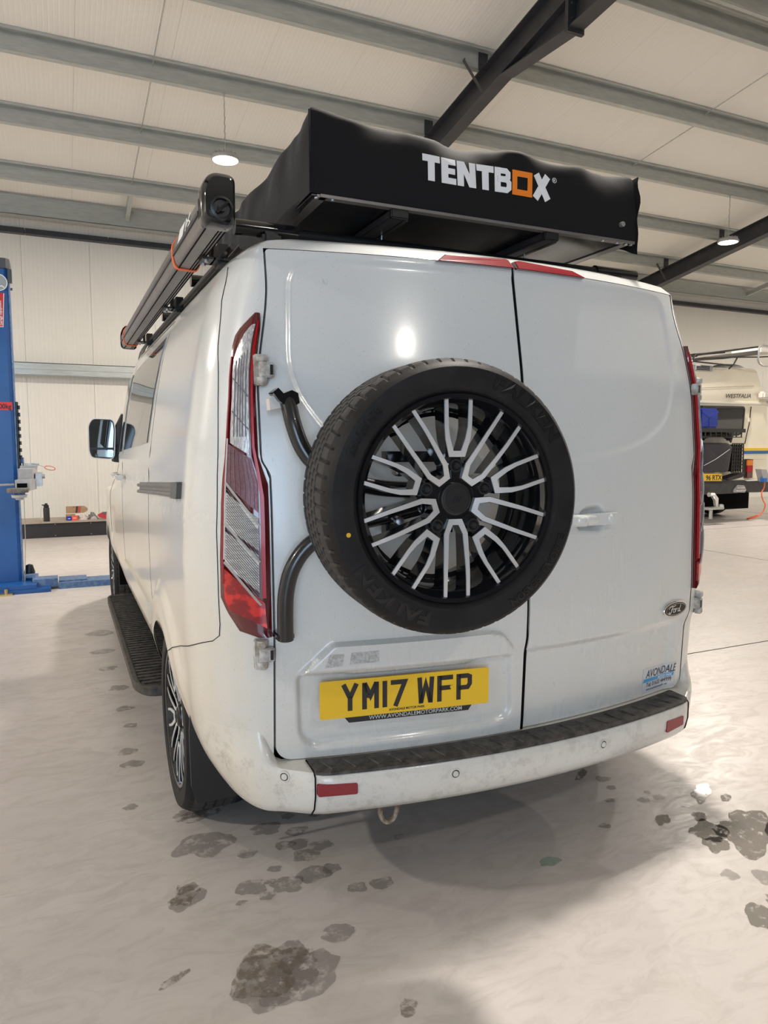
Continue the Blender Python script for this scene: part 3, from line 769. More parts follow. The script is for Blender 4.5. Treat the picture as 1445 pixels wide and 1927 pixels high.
for x, z in ((-.775, .446), (-.303, .425), (.24, .418), (.80, .44)):
    t = math.copysign(min(abs(x) / .79 * .62, .64), x); c = bplan(t, .1135, z); 
    d = (c - bplan(t + .001, .1135, z)).normalized(); ang = math.atan2(d.y, d.x)
    M = Matrix.Translation(c) @ Matrix.Rotation(ang + (math.pi if x > -10 else 0), 4, 'Z') @ Matrix.Rotation(R(90), 4, 'X')
    g = G(); g.lathe([(.0, .003), (.0085, .003), (.0095, .0005)], M, 20); g.lathe([(.0115, .0005), (.0125, .002), (.016, .002), (.0175, -.002)], M, 20); so = g.build('parking_sensor', M_bump, van, True)
    g = G(); g.lathe([(.0095, .0008), (.0115, .0008)], M, 20); g.build('gap_ring', M_void, so)
# towing eye
g = G(); c = Vector((-.463, 1.845, .30)); pts = [c + Vector((.028 * math.cos(a) * 1.0, 0, .045 * math.sin(a) - .0)) for a in np.linspace(math.pi, 2 * math.pi, 13)]
pts = [c + Vector((-.028, 0, .05))] + pts + [c + Vector((.028, 0, .05))]; g.tube(pts, .0075, 8); g.build('towing_eye', M_rust, van, True)
# underbody
g = G(); g.box(-.6, .6, 1.95, 6.9, .30, .40); g.tube([(-.8, 2.72, .35), (.8, 2.72, .35)], .05, 10); g.box(-.5, .5, 2.02, 2.3, .27, .33); g.build('underbody', M_void, van)

# --- hinges
def hinge(c, s, w=.030, h=.085, rot=0.0):
    M = Matrix.Translation(c) @ Matrix.Rotation(rot, 4, 'Z'); t = tag(empty('hinge', c, van))
    g = G(); g.lathe([(0, 0), (.013, 0), (.016, .004), (.016, .018), (.0, .02)], M @ Matrix.Translation((0, 0, h - .02)), 12)
    g.lathe([(0, 0), (.011, .0), (.016, .006), (.016, .022), (0, .022)], M, 12); g.cyl(M @ Vector((0, 0, .018)), M @ Vector((0, 0, h - .018)), .010, 12)
    g.box(0, -s * .0 + .03 if s < 0 else .0, -.012, .014, .022, h - .022, M, 0) if False else None
    g.box(*sorted((0, -s * .032)), -.016, .012, .022, h - .022, M, .003); g.box(*sorted((0, s * .02)), -.002, .022, .0, h, M, .003)
    g.build('hinge_body', M_hinge, t, True, 40)
    g = G(); g.box(*sorted((-s * .016, -s * .030)), -.0185, -.012, .026, h - .026, M, .003); g.build('rubber_stop', M_black, t)
hinge(corner(.797, 1.540, .018, -1), -1); hinge(corner(.815, .752, .018, -1), -1)
hinge(corner(.865, 1.540, .012, 1) , 1, rot=.35); hinge(corner(.875, .735, .018, 1), 1, rot=.45)
# --- handle, badge, dealer sticker on the right door
g = G(); rows = []
for x in np.linspace(.155, .33, 24):
    k = (x - .155) / .175; o = .012 + .034 * math.sin(min(1, k * 1.02) * math.pi) ** .4; h = .017 + .002 * (1 - k)
    rows.append([onrear(x, 1.137, 0) * 1 + Vector((0, -o + .010 * math.cos(a), h * math.sin(a))) for a in np.linspace(0, 2 * math.pi, 13)])
for r_ in rows:
    for p in r_: p.y = p.y - 0
g.grid(np.array(rows)); g.box(.15, .345, 1.800, 1.83, 1.118, 1.155); g.build('door_handle', M_paint, van, True, 60)
def badge(u, v, h):
    return onrear(.707 + u, .781 + v, 0) + Vector((0, -h, 0))
def ell(a, b, n=40): return [(a * math.cos(2 * math.pi * k / n), b * math.sin(2 * math.pi * k / n)) for k in range(n)]
g = G(); g.prism(ell(.078, .032), -.002, .007, badge); g.prism(ell(.073, .028), .007, .010, badge); bo = tag(g.build('badge', M_chrome, van), label='oval chrome-rimmed black maker badge with script lettering')
g = G(); g.prism(ell(.069, .0245), .010, .0105, badge); g.build('badge_field', M_ink, bo)
g = G()
def scr(pts, w): g.strip([(a * .001, b * .001) for a, b in pts], w, .0105, .0122, badge)
g.strip([(.062 * math.cos(a), .0205 * math.sin(a)) for a in np.linspace(0, 2 * math.pi, 41)][:-1], .0012, .0105, .0118, badge, True)
scr([(-48, 5), (-42, 11), (-30, 14), (-12, 13), (-4, 16)], .0035); scr([(-22, 13), (-27, 3), (-32, -8), (-40, -13), (-46, -9), (-42, -5)], .004); scr([(-34, 2), (-26, 3), (-19, 5)], .003)
scr([(-12, 3), (-18, 0), (-19, -7), (-14, -11), (-8, -8), (-7, -1), (-12, 3), (-4, 3)], .003); scr([(-1, 3), (-3, -10)], .0035); scr([(-2, -2), (3, 3), (7, 3)], .003)
scr([(20, 1), (14, 2), (10, -3), (12, -10), (18, -8), (23, 2)], .003); scr([(28, 14), (23, 2), (21, -8), (26, -11), (30, -8)], .0035)
g.build('lettering', M_chrome, bo)
def st(u, v, h): return onrear(.560 + u, .418 + .073 + v - .01 * 0 , 0) + Vector((0, -h, 0)) if False else onrear(.565 + u, .492 + v, 0) + Vector((0, -.0006 - h, 0))
g = G(); g.grid([[st(u, v, .0002) for v in np.linspace(-.012, .082, 8)] for u in np.linspace(-.006, .185, 16)])
stk = tag(g.build('dealer_sticker', mat('clear_film', (.62, .62, .61), .25), van), label='dealer window sticker with blue stripe and telephone number')
g = G(); g.text('AVONDALE', .040, lambda u, v, h: st(.012 + u, .046 + v, h), .0003, .0007, .0006, sx=.80, shear=.25); g.text('Tel: 01633 444999', .023, lambda u, v, h: st(.018 + u, .0115 + v, h), .0003, .0007, .0003, sx=.82)
g.text('www.avondalemotorpark.com', .011, lambda u, v, h: st(.018 + u, -.002 + v, h), .0003, .0007, .0, sx=.92); g.build('lettering', M_navy, stk)
g = G(); g.grid([[st(u + v * .3 - .012, v, .0006) for v in np.linspace(.030, .043, 3)] for u in np.linspace(-.0, .174, 16)]); g.build('blue_stripe', M_cyan, stk)
g = G(); g.text('MOTOR PARK', .012, lambda u, v, h: st(.085 + u, .032 + v, h), .0006, .0009, .0002, shear=.2); g.build('lettering', M_white, stk)

# --- side features (left and right)
def sseam(pts, w=.004, name='panel_gap', m=None, s=-1, off=.0006):
    g = G()
    for a, b in zip(pts[:-1], pts[1:]):
        a, b = Vector(a), Vector(b)
    P_ = []
    for i in range(len(pts) - 1):
        a, b = Vector(pts[i]), Vector(pts[i + 1]); n = max(2, int((b - a).length / .05))
        for k in range(n + (i == len(pts) - 2)): P_.append(a + (b - a) * k / n)
    fn = lambda y, z, h: Vector((s * (float(W_(z)) * float(kf(y, z)) + flare(y, z) + h), y, z))
    g.strip([tuple(p) for p in P_], w, off - .002, off, fn); return g.build(name, m or M_void, van)
M_glassb = mat('glass_border', (.006, .006, .006), .08)
def glass(pts, s, name='side_window'):
    fn = lambda y, z, h: Vector((s * (float(W_(z)) * float(kf(y, z)) + flare(y, z) + h), y, z))
    ys = [p[0] for p in pts]; zs2 = [p[1] for p in pts]
    g = G(); n = 16; m_ = 14
    (ya, za), (yb2, zb2), (yc, zc), (yd, zd) = pts     # bottom rear, bottom front, top front, top rear
    rows = [[fn((ya + (yb2 - ya) * u) * (1 - v) + (yd + (yc - yd) * u) * v, (za + (zb2 - za) * u) * (1 - v) + (zd + (zc - zd) * u) * v, .004) for v in np.linspace(0, 1, m_)] for u in np.linspace(0, 1, n)]
    P_ = np.array(rows); B_ = P_.copy(); B_[..., 0] -= s * .012; g.grid(P_)
    for A, B in ((P_[0], B_[0]), (P_[-1], B_[-1]), (P_[:, 0], B_[:, 0]), (P_[:, -1], B_[:, -1])): g.grid(np.stack([A, B]))
    return g.build(name, M_glass, van, True, 50)
for s in (-1, 1):
    glass([(3.25, 1.385), (4.42, 1.345), (4.40, 1.80), (3.18, 1.83)], s)
    glass([(4.58, 1.335), (5.55, 1.30), (5.20, 1.76), (4.56, 1.79)], s)
    sseam([(3.12, .42), (3.12, 1.88)], .004, s=s); sseam([(4.50, .42), (4.50, 1.88)], .006, s=s); sseam([(5.68, .72), (5.62, 1.28)], .006, s=s)
    sseam([(3.12, 1.888), (4.5, 1.888)], .005, s=s); None
    # seam between flank panel and corner
    g = G(); XS = lambda z: float(np.interp(z, [.86, .94, 1.135, 1.35, 1.5, 1.65, 1.8, 1.9], [.918, .920, .920, .910, .902, .892, .868, .84]))
    pth = [corner(XS(z), z, .0008, s) for z in np.linspace(.87, 1.90, 40)]
    g.tube(pth, .0011, 4)
    pth = [corner(.918, .87, .0008, s), corner(.920, .835, .0008, s), corner(.935, .815, .0008, s), corner(.955, .803, .0008, s)] + [side(y, z, flare(y, z) + .001, s) for y, z in ((2.15, .775), (2.25, .748), (2.33, .728), (2.42, .700), (2.50, .668))]; g.tube(pth, .0013, 4)
    g.build('panel_gap', M_void, van)
    # sliding door rail cover in grey
    fn = lambda y, z, h: Vector((s * (float(W_(z)) + flare(y, z) + h), y, z))
    g = G(); g.prism([(2.26, 1.213), (3.45, 1.158), (3.45, 1.205), (2.26, 1.262)], .0, .004, lambda u, v, h: fn(u, v, h)); rc = g.build('sliding_rail', M_alu, van)
    for z0, z1 in ((1.247, 1.192), (1.219, 1.164)):
        g = G(); g.tube([fn(2.35, z0, .008), fn(3.45, z1, .008)], .008, 6); g.build('rail_lip', M_alu, rc)
    g = G(); g.prism(rnd_poly([(2.24, 1.212), (2.36, 1.206), (2.36, 1.258), (2.24, 1.264)], .01), .0, .016, fn); g.build('end_stop', mat('dark_grey_plastic', (.07, .07, .07), .4), rc)
    # lower side moulding and door handles
    g = G(); g.prism(rnd_poly([(3.16, .60), (4.44, .60), (4.44, .70), (3.20, .70)], .02), .0, .014, fn); g.build('side_moulding', M_side, van)
    for yy in (4.36, 4.64):
        g = G(); g.box(*sorted((s * .99, s * 1.035)), yy - .09, yy + .09, 1.175, 1.205, None, .008); g.build('side_handle', M_side, van, True)
    # mirror
    mr = empty('mirror', (s * .95, 5.66, 1.3), van)
    M = Matrix.Translation((s * 1.028, 5.66, 1.415)) @ Matrix.Rotation(s * R(.5), 4, 'Z')
    out = rnd_poly([(-.076, -.135), (.078, -.150), (.092, .08), (.080, .145), (-.062, .150), (-.092, .10), (-.092, -.09)], .045)
    g = G()
    def mp(u, v, h): return M @ Vector((u * -s, h, v))
    rings = [(1.0, -.03), (1.02, 0), (.98, .05), (.80, .10), (.45, .13), (.02, .14)]
    g.grid([[mp(u * k, v * k, h) for k, h in rings] for u, v in out], closeu=True)
    g.prism([(u, v) for u, v in out], -.031, -.025, mp); g.build('mirror_shell', M_black, mr, True, 60)
    g = G(); g.strip(out, .006, -.034, .03, mp, True); g.build('mirror_rim', M_paint, mr)
    g = G(); g.prism([(u * .88, max(v, -.075) * .90 + .006) for u, v in out], -.034, -.031, mp); g.build('mirror_glass', mat('mirror_face', (.30, .33, .33), .02, 1), mr)
    g = G(); g.prism(rnd_poly([(-.068, -.125), (.07, -.135), (.076, -.078), (-.076, -.078)], .015), -.034, -.031, mp); g.build('blind_spot_glass', MATS['mirror_face'], mr)
    g = G(); g.tube([(s * .95, 5.68, 1.38), (s * .90, 5.72, 1.34)], .055, 10); g.tube([(s * .92, 5.70, 1.25), (s * .905, 5.66, 1.49), (s * .885, 5.60, 1.60)], [.045, .04, .01], 8); g.build('mirror_arm', M_black, mr, True)
    # roof gutter trim with awning rail channel
    g = G(); pr = [Vector((s * (float(W_(1.93)) * float(kf(y, 1.9)) - .022), y, 1.985 if y < 4.9 else 1.985 - (y - 4.9) * .12)) for y in np.linspace(2.25, 5.1, 24)]
    g.tube(pr, .010, 6); g.tube([p + Vector((-s * .028, 0, .004)) for p in pr], .010, 6); g.tube([p + Vector((s * .022, .0, -.022)) for p in pr], .006, 6); g.build('roof_rail', M_aludark, van, True)
    # side step
    outl = rnd_poly([(s * .80, 3.30), (s * .985, 3.30), (s * 1.035, 3.42), (s * 1.035, 5.45), (s * .98, 5.55), (s * .80, 5.55)], .08)
    g = G(); g.prism(outl, .235, .272, lambda u, v, h: (u, v, h)); so = g.build('side_step', M_step, van)
    g = G(); g.strip(outl[7:28], .018, .236, .279, lambda u, v, h: (u, v, h)); g.build('step_edge', M_step, so)
    me_ = None
    for k in range(44):
        yy = 3.38 + k * .048; g = G(); g.box(*sorted((s * .82, s * 1.018)), yy, yy + .022, .272, .279); g.build('step_ridge', M_step, so)
    # mud flap
    g = G(); pts = [(s * x, z) for x, z in ((-.70 * -1, .62), (.955, .56), (.965, .44), (.962, .25), (.945, .19), (.72, .19), (.70, .25))]
    g.prism(pts, 2.318, 2.328, lambda u, v, h: (u, h, v)); g.build('mud_flap', M_blackgl if False else mat('mud_flap_rubber', (.02, .02, .022), .35), van)
# fuel flap outline, windscreen, headlamp-level grille at the nose
g = G(); rows = []
for y in np.linspace(5.28, 6.02, 10):
    zt = 1.0 + .99 * hf(y) + .008; wd = .70 + .1 * (y - 5.28)
    rows.append([(x, y + .05 - .10 * abs(x) ** 2, zt - .03 * abs(x) ** 2) for x in np.linspace(-wd, wd, 12)])
g.grid(rows); B_ = np.array(rows); B_[..., 2] -= .012; g.grid(B_); g.build('windscreen', M_glass, van, True)
g = G(); g.grid([[(x * math.cos(a), 6.9 + .22 * math.sin(a) * (1 - .3 * abs(k)), .36 + .34 * (k + 1)) for k in np.linspace(-1, .95, 8)] for a, x in [(q, .56) for q in np.linspace(0, math.pi, 16)]]); g.box(-.5, .5, 7.1, 7.15, .55, .75); g.build('nose_panel', M_side, van, True)
# ================================================================ WHEELS
def arcpath(r, a0, a1, n): return [(r * math.cos(a0 + (a1 - a0) * k / n), r * math.sin(a0 + (a1 - a0) * k / n)) for k in range(n + 1)]
def make_wheel(root, M, OR=.345, RR=.252, width=.235, treadm=None, detail=True, lettering=True):
    """wheel face looks along local +Z (out), tyre spans z = 0 .. -width; parts hang under root"""
    sh = OR * .965
    # tyre, with shoulder slots cut round the tread
    prof = [(RR + .004, -.012), (RR + .009, -.001), (RR + .018, .0085), (RR + .045, .010), (sh - .030, .010), (sh - .013, .0085), (sh - .004, .000), (sh, -.008), (OR - .004, -.022), (OR, -.040)]
    gr = []
    z = -.040
    for c in (-.066, -.100, -.135, -.169):
        prof += [(OR + .001, c + .006), (OR - .008, c + .0045), (OR - .008, c - .0045), (OR + .001, c - .006)]
    prof += [(OR, -width + .040), (OR - .004, -width + .022), (sh, -width + .008), (sh - .03, -width), (RR + .02, -width), (RR + .004, -width + .012)]
    n = 420; k = len(prof); vs = []; fs = []
    for i in range(n):
        a = 2 * math.pi * i / n; slot = (i % 7 == 0)
        for j, (r, h) in enumerate(prof):
            d = 0
            if slot and 8 <= j <= 10: d = .006
            if slot and k - 6 <= j <= k - 4: d = .006
            if (i + j // 2) % 5 == 2 and 13 <= j < k - 8 and r > OR - .003: d = .003
            sk = (h + width / 2) * .25 / OR * (1 if j < 60 else 0)
            vs.append(M @ Vector(((r - d) * math.cos(a + sk * .5), (r - d) * math.sin(a + sk * .5), h)))
    for i in range(n):
        i2 = (i + 1) % n
        for j in range(k - 1): fs.append((i * k + j, i2 * k + j, i2 * k + j + 1, i * k + j + 1))
    g = G(); g.add(vs, fs); g.m = [1 if (j % (k - 1)) >= 8 and (j % (k - 1)) <= k - 8 else 0 for j in range(len(fs))]
    tyre = g.build('tyre', [M_rubber, treadm or M_tread2], root, True, 28)
    if lettering:
        def arc(txt, size, r, deg, m=M_blackgl2, bold=.001, sx=1.0):
            # text reading clockwise round the sidewall, centred at deg (tops outwards)
            g = G()
            cu_w = []
            tmp = G(); tmp.text(txt, size, lambda u, v, h: (u, v, h), 0, .0022, bold, 'CENTER', sx=sx); W2 = 0
            def fn(u, v, h):
                a = R(deg) - u / r; q = r + v - size * .35
                q0 = float(np.interp(q, [RR + .009, RR + .018, RR + .045, sh - .030, sh - .013, sh - .004], [-.001, .0085, .010, .010, .0085, .0])); zb = q0 - .0002
                return M @ Vector((q * math.cos(a), q * math.sin(a), zb + h))
            g.add([fn(*p) for p in tmp.v], tmp.f); g.build('sidewall_lettering', m, tyre)
        arc('FALKEN', .046, .300, 51, bold=.0022, sx=1.42); arc('FALKEN', .046, .300, 233, bold=.0022, sx=1.42)
        arc('235/50R18', .030, .298, 146); arc('EUROALL SEASON', .028, .302, -40)
        g = G(); q = M @ Vector((.297 * math.cos(R(193)), .297 * math.sin(R(193)), .010))
        g.lathe([(0, .0012), (.0055, .0012), (.0055, 0)], M @ Matrix.Translation((.292 * math.cos(R(195)), .292 * math.sin(R(195)), .0095)), 16); g.build('yellow_dot', mat('yellow_dot', (.75, .42, .02), .5), tyre)
    # rim barrel
    g = G(); g.lathe([(RR + .008, -.004), (RR + .004, .003), (RR - .006, .002), (RR - .010, -.008), (RR - .016, -.014), (RR - .022, -.030), (RR - .026, -.06), (RR - .034, -.12), (RR - .028, -width + .02), (RR + .004, -width + .008)], M, 96)
    g.lathe([(RR - .034, -.12), (RR - .045, -.13)], M, 64)
    rim = g.build('rim', M_blackgl, root, True, 40)
    # spokes: ten paired arms, machined faces on deep black webs
    def fz(r): t = r / RR; return -.006 - .014 * (1 - min(1, (max(t, .2) - .2) / .6)) ** 1.5
    def sp(ang, depth, wid, tag_=None):
        pass
    for kk in range(5):
        for typ in (0, 1):
            ang = R(90 - 72 * kk) if typ == 0 else R(54 - 72 * kk)
            if typ == 0: half = [(.128, .985), (.122, .70), (.106, .585), (.062, .440)]
            else: half = [(.122, .985), (.118, .70), (.100, .345), (.050, .228)]
            wd = [.036, .040, .050, .058]
            pts = [(-a, b) for a, b in half] + [(a, b) for a, b in half[::-1]]; ww = wd + wd[::-1]
            pts = [(a * RR, b * RR) for a, b in pts]; ww = [w_ * RR for w_ in ww]
            # subdivide for the dished profile
            P_, Wd = [], []
            for i in range(len(pts) - 1):
                m_ = 6 if i in (0, len(pts) - 2) else 3
                for q in range(m_): P_.append(tuple(np.array(pts[i]) * (1 - q / m_) + np.array(pts[i + 1]) * q / m_)); Wd.append(ww[i] * (1 - q / m_) + ww[i + 1] * q / m_)
            P_.append(pts[-1]); Wd.append(ww[-1])
            ca, sa = math.cos(ang - math.pi / 2), math.sin(ang - math.pi / 2)
            fn = lambda u, v, h: M @ Vector((u * ca - v * sa, u * sa + v * ca, fz(math.hypot(u, v)) + h))
            g = G(); g.strip(P_, Wd, -.001, .002, fn); g.build('spoke_face', M_silver, root)
            g = G(); fn2 = lambda u, v, h: M @ Vector((u * ca - v * sa, u * sa + v * ca, (fz(math.hypot(u, v)) - .0012) if h > 0 else (fz(math.hypot(u, v)) - .030 - .035 * (math.hypot(u, v) / RR))))
            g.strip(P_, [w_ + .002 for w_ in Wd], 0, 1, fn2); g.build('spoke_web', M_blackgl, root)
    g = G(); hub = []
    # hub plate: fluted star between the arms
    star = []
    for q in range(50):
        a = 2 * math.pi * q / 50 + R(90); star.append(((.30 + .055 * math.cos(5 * (a - R(90)))) * RR * math.cos(a), (.30 + .055 * math.cos(5 * (a - R(90)))) * RR * math.sin(a)))
    g.prism(star, -.075, -.024, lambda u, v, h: M @ Vector((u, v, h))); 
    for kk in range(5):      # black ribs running to the bolts under the short pairs
        a = R(90 - 72 * kk); ca, sa = math.cos(a - math.pi / 2), math.sin(a - math.pi / 2)
        g.prism([(-.040 * RR, .2 * RR), (.040 * RR, .2 * RR), (.058 * RR, .45 * RR), (-.058 * RR, .45 * RR)], -.07, -.021, lambda u, v, h: M @ Vector((u * ca - v * sa, u * sa + v * ca, h)))
    g.build('hub', M_blackgl, root, False)
    g = G(); g.lathe([(0, -.008), (.030, -.008), (.034, -.011), (.036, -.011), (.040, -.014), (.043, -.030)], M, 40); hc = g.build('hub_cap', M_black, root, True)
    g = G(); g.lathe([(.0305, -.0078), (.0325, -.0078)], M, 40)
    for q in range(3): g.strip([(-.012 + q * .008, -.008), (-.004 + q * .008, .008)], .002, -.0080, -.0070, lambda u, v, h: M @ Vector((u, v, h)))
    g.build('cap_emblem', M_rubber, hc)
    for kk in range(5):
        a = R(90 - 72 * kk); c = M @ Matrix.Translation((.325 * RR * math.cos(a), .325 * RR * math.sin(a), 0))
        g = G(); g.lathe([(.0, -.010), (.007, -.010), (.0095, -.014), (.0095, -.024)], c, 6); g.lathe([(.0125, -.0235), (.0125, -.017), (.0165, -.017), (.0165, -.0235)], c, 20); g.build('lug_nut', M_black, root)
M_tread2 = noisy('clean_tread', (.030, .027, .025), (.042, .038, .035), 60, .7, .2)
M_blackgl2 = mat('raised_lettering', (.010, .010, .010), .28)
# road wheels
for s in (-1, 1):
    for yc in ARCH:
        c = Vector((s * .955, yc, .345)); t = empty('wheel', c, van)
        M = Matrix.Translation(c) @ Matrix.Rotation(s * R(90), 4, 'Y') @ Matrix.Rotation(R(20), 4, 'Z')
        make_wheel(t, M, treadm=M_tread, lettering=False)
# spare wheel on its carrier
sc = Vector((-.432, 1.505, 1.245))
spare = tag(empty('spare_wheel', (sc.x, sc.y, sc.z - .345)), 'spare wheel with black and silver alloy rim, mounted upright on the rear doors', 'wheel')
MS = Matrix.Translation(sc) @ Matrix.Rotation(R(-6), 4, 'Z') @ Matrix.Rotation(R(90), 4, 'X')
make_wheel(spare, MS)
car = tag(empty('wheel_carrier', (-.74, 1.85, .84)), 'black tubular spare wheel carrier clamped to the left rear door edge', 'wheel carrier')
g = G(); g.tube(smoothp([(-.752, 1.872, 1.500), (-.748, 1.860, 1.47), (-.742, 1.848, 1.43), (-.722, 1.838, 1.37), (-.688, 1.825, 1.325), (-.62, 1.80, 1.285), (-.52, 1.79, 1.26), (-.40, 1.785, 1.25)], 5), .0225, 14)
g.build('upper_tube', M_tube, car, True, 60)
g = G(); g.tube(smoothp([(-.768, 1.862, .842), (-.770, 1.855, .93), (-.766, 1.852, .985), (-.752, 1.846, 1.04), (-.722, 1.838, 1.09), (-.68, 1.825, 1.125), (-.60, 1.80, 1.16), (-.50, 1.79, 1.18), (-.40, 1.785, 1.20)], 5), .0225, 14)
g.build('lower_tube', M_tube, car, True, 60)
g = G(); g.prism([(-.797, 1.516), (-.782, 1.528), (-.768, 1.514), (-.745, 1.523), (-.728, 1.516), (-.724, 1.490), (-.740, 1.478), (-.762, 1.480), (-.780, 1.494)], 1.850, 1.898, lambda u, v, h: (u, h, v)); g.build('clamp_bracket', M_blackgl, car)
g = G(); g.prism([(-.802, 1.500), (-.780, 1.515), (-.763, 1.485), (-.765, 1.478), (-.80, 1.470)], 1.87, 1.905, lambda u, v, h: (u, h, v)); g.build('padding', mat('white_padding', (.72, .68, .66), .6), car)
g = G(); g.box(-.795, -.745, 1.852, 1.905, .842, .862, None, .004); g.cyl((-.785, 1.855, .875), (-.768, 1.85, .862), .006, 8); g.build('clamp_bracket', M_blackgl, car)
g = G(); Mh = MS; g.lathe([(0, -.085), (.075, -.085), (.075, -.10), (.03, -.10), (.03, -.33)], MS, 24)
for y in np.linspace(-.10, .10, 2): g.box(-.10, .10, y - .015, y + .015, -.30, -.26, MS)
g.build('mounting_hub', M_blackgl, car)
g = G(); 
for dx, dz in ((-.08, .06), (-.08, -.07), (.07, -.02)): g = G(); g.lathe([(0, 0), (.012, 0), (.012, -.04), (0, -.04)], MS @ Matrix.Translation((dx, dz, -.20)), 10); g.build('bolt', M_chrome, car)
# ================================================================ ON THE ROOF
rack = tag(empty('roof_rack', (0, 2.6, 2.0)), 'black cross bars of the roof rack under the roof tent', 'roof rack')
for y in (2.25, 3.05, 3.95):
    g = G(); g.tube([(-.79, y, 2.045), (.79, y, 2.045)], .020, 12, True, .85); g.build('cross_bar', M_black, rack, True)
    for s in (-1, 1):
        g = G(); g.tube([(s * .80, y, 2.045), (s * .60, y, 2.045)], .026, 12, True, .95); g.build('bar_end', M_blackgl, rack, True)
        g = G(); g.box(*sorted((s * .66, s * .72)), y - .04, y + .04, 1.965, 2.035, None, .01); g.build('foot', M_black, rack)
# roof tent
TX, TY0, TY1, TZ0, TZ1 = .62, 2.05, 3.40, 2.11, 2.352
tent = tag(empty('roof_tent', (0, 2.7, TZ0)), 'folded roof tent in a black canvas cover with white and orange print', 'roof tent')
g = G()
def tentp(u, v, face):
    pass
def nz(x, y, z, s=5.0): return noise.noise(Vector((x * s, y * s, z * s)))
def wrap(x, y, z):
    """sagging, creased cover: displace the ideal box surface"""
    t = (z - TZ0) / (TZ1 - TZ0); up = max(0, t)
    k = up ** 2
    d = .010 * nz(x + 3, y, z, 4) * (.25 + k)
    cd = math.hypot(x + TX, y - TY0); ck = float(sm(cd / .22)); crease = .014 * k * abs(nz(x, y + 7, 2, 7)) * ck - .006 * k * (1 - ck) + .006 * k * ck
    zz = z - crease * 1.0 + .008 * nz(x, y, 5, 3) * k
    nx = 0; ny = 0
    if abs(abs(x) - TX) < .02: nx = math.copysign(1, x) * (d * 1.6 - .006 * k + .010 * nz(y, z, 1, 9) * up)
    if abs(y - TY0) < .02: ny = -(d + .004 * math.sin(x * 9) * k) + .010 * k + ck * k ** 3 * (.020 + .050 * nz(x, 3, 1, 5)) + .004 * k * nz(x, z, 2, 14)
    if abs(y - TY1) < .02: ny = d
    return (x + nx, y + ny, zz)
nx_, ny_, nz_ = 90, 90, 22
bev = .016
def frame(s):     # perimeter points of the box plan, s index
    return s
per = []
for i in range(nx_): per.append((-TX + 2 * TX * i / nx_, TY0))
for i in range(ny_): per.append((TX, TY0 + (TY1 - TY0) * i / ny_))
for i in range(nx_): per.append((TX - 2 * TX * i / nx_, TY1))
for i in range(ny_): per.append((-TX, TY1 - (TY1 - TY0) * i / ny_))
rows = []
for (x, y) in per:
    r_ = [wrap(x, y, TZ0 + (TZ1 - TZ0 - bev) * j / nz_) for j in range(nz_ + 1)]
    for a in (.35, .7, 1.0):
        k = bev * (1 - math.cos(a * math.pi / 2)); cx = x * (1 - k / TX) ; cy = (TY0 + TY1) / 2 + (y - (TY0 + TY1) / 2) * (1 - k / .67)
        q = wrap(x, y, TZ1 - bev + bev * math.sin(a * math.pi / 2)); r_.append((q[0] - x + cx, q[1] - y + cy, q[2]))
    rows.append(r_)
P = np.array(rows); g.grid(P, closeu=True)
ring = P[:, -1]; cen = np.array([0, (TY0 + TY1) / 2, TZ1 + .012])
rings = []
for k in np.linspace(0, 1, 24):
    q = ring * (1 - k) + cen * k; 
    if k > 0: q = np.array([[p[0], p[1], p[2] + .014 * nz(p[0], p[1], 3, 5) * min(1, k * 4)] for p in q])
    rings.append(q)
g.grid(np.array(rings).transpose(1, 0, 2), closeu=True)
# flap of spare canvas hanging at the right rear corner and low skirt on the left
cover = g.build('cover', M_cloth, tent, True, 60)
g = G(); rows = []
for k, z in enumerate(np.linspace(2.335, 2.065, 16)):
    rows.append([(TX + .001 + .004 * math.sin(z * 40 + j), TY0 - .006 + .005 * math.sin(z * 55 + j * 1.3) + j * .022, z + .010 * j * (k / 16)) for j in range(5)])
g.grid(np.array(rows)); B_ = np.array(rows); B_[..., 0] -= .004; g.grid(B_); g.build('corner_flap', M_cloth, tent, True, 60)
g = G(); rows = []
for y in np.linspace(TY0 + .02, TY1, 30):
    rows.append([(-TX - .002 + .012 * t + .004 * math.sin(y * 13 + t * 4), y, TZ0 + .01 - .10 * t * float(sm((y - TY0) / .5))) for t in np.linspace(0, 1, 5)])
g.grid(np.array(rows)); g.build('side_skirt', M_cloth, tent, True, 60)
g = G(); g.tube([(-TX - .004, TY0 - .006 , z) for z in np.linspace(TZ0, TZ1 - .014, 8)], .0028, 6); g.build('corner_piping', M_cloth, tent, True)
g = G(); g.box(-TX + .005, TX - .005, TY0 + .004, TY1 - .005, TZ0 - .006, TZ0 + .01); g.build('base_board', M_board, tent)
g = G(); g.box(-TX + .03, TX - .01, TY0 - .004, TY0 + .022, TZ0 - .010, TZ0 - .001); g.box(-TX + .02, -TX + .05, TY0, TY1, TZ0 - .010, TZ0 - .002); g.box(TX - .05, TX - .02, TY0, TY1, TZ0 - .010, TZ0 - .002)
tag(g.build('edge_trim', M_alu, tent), label='grey aluminium edge strip under the cover')
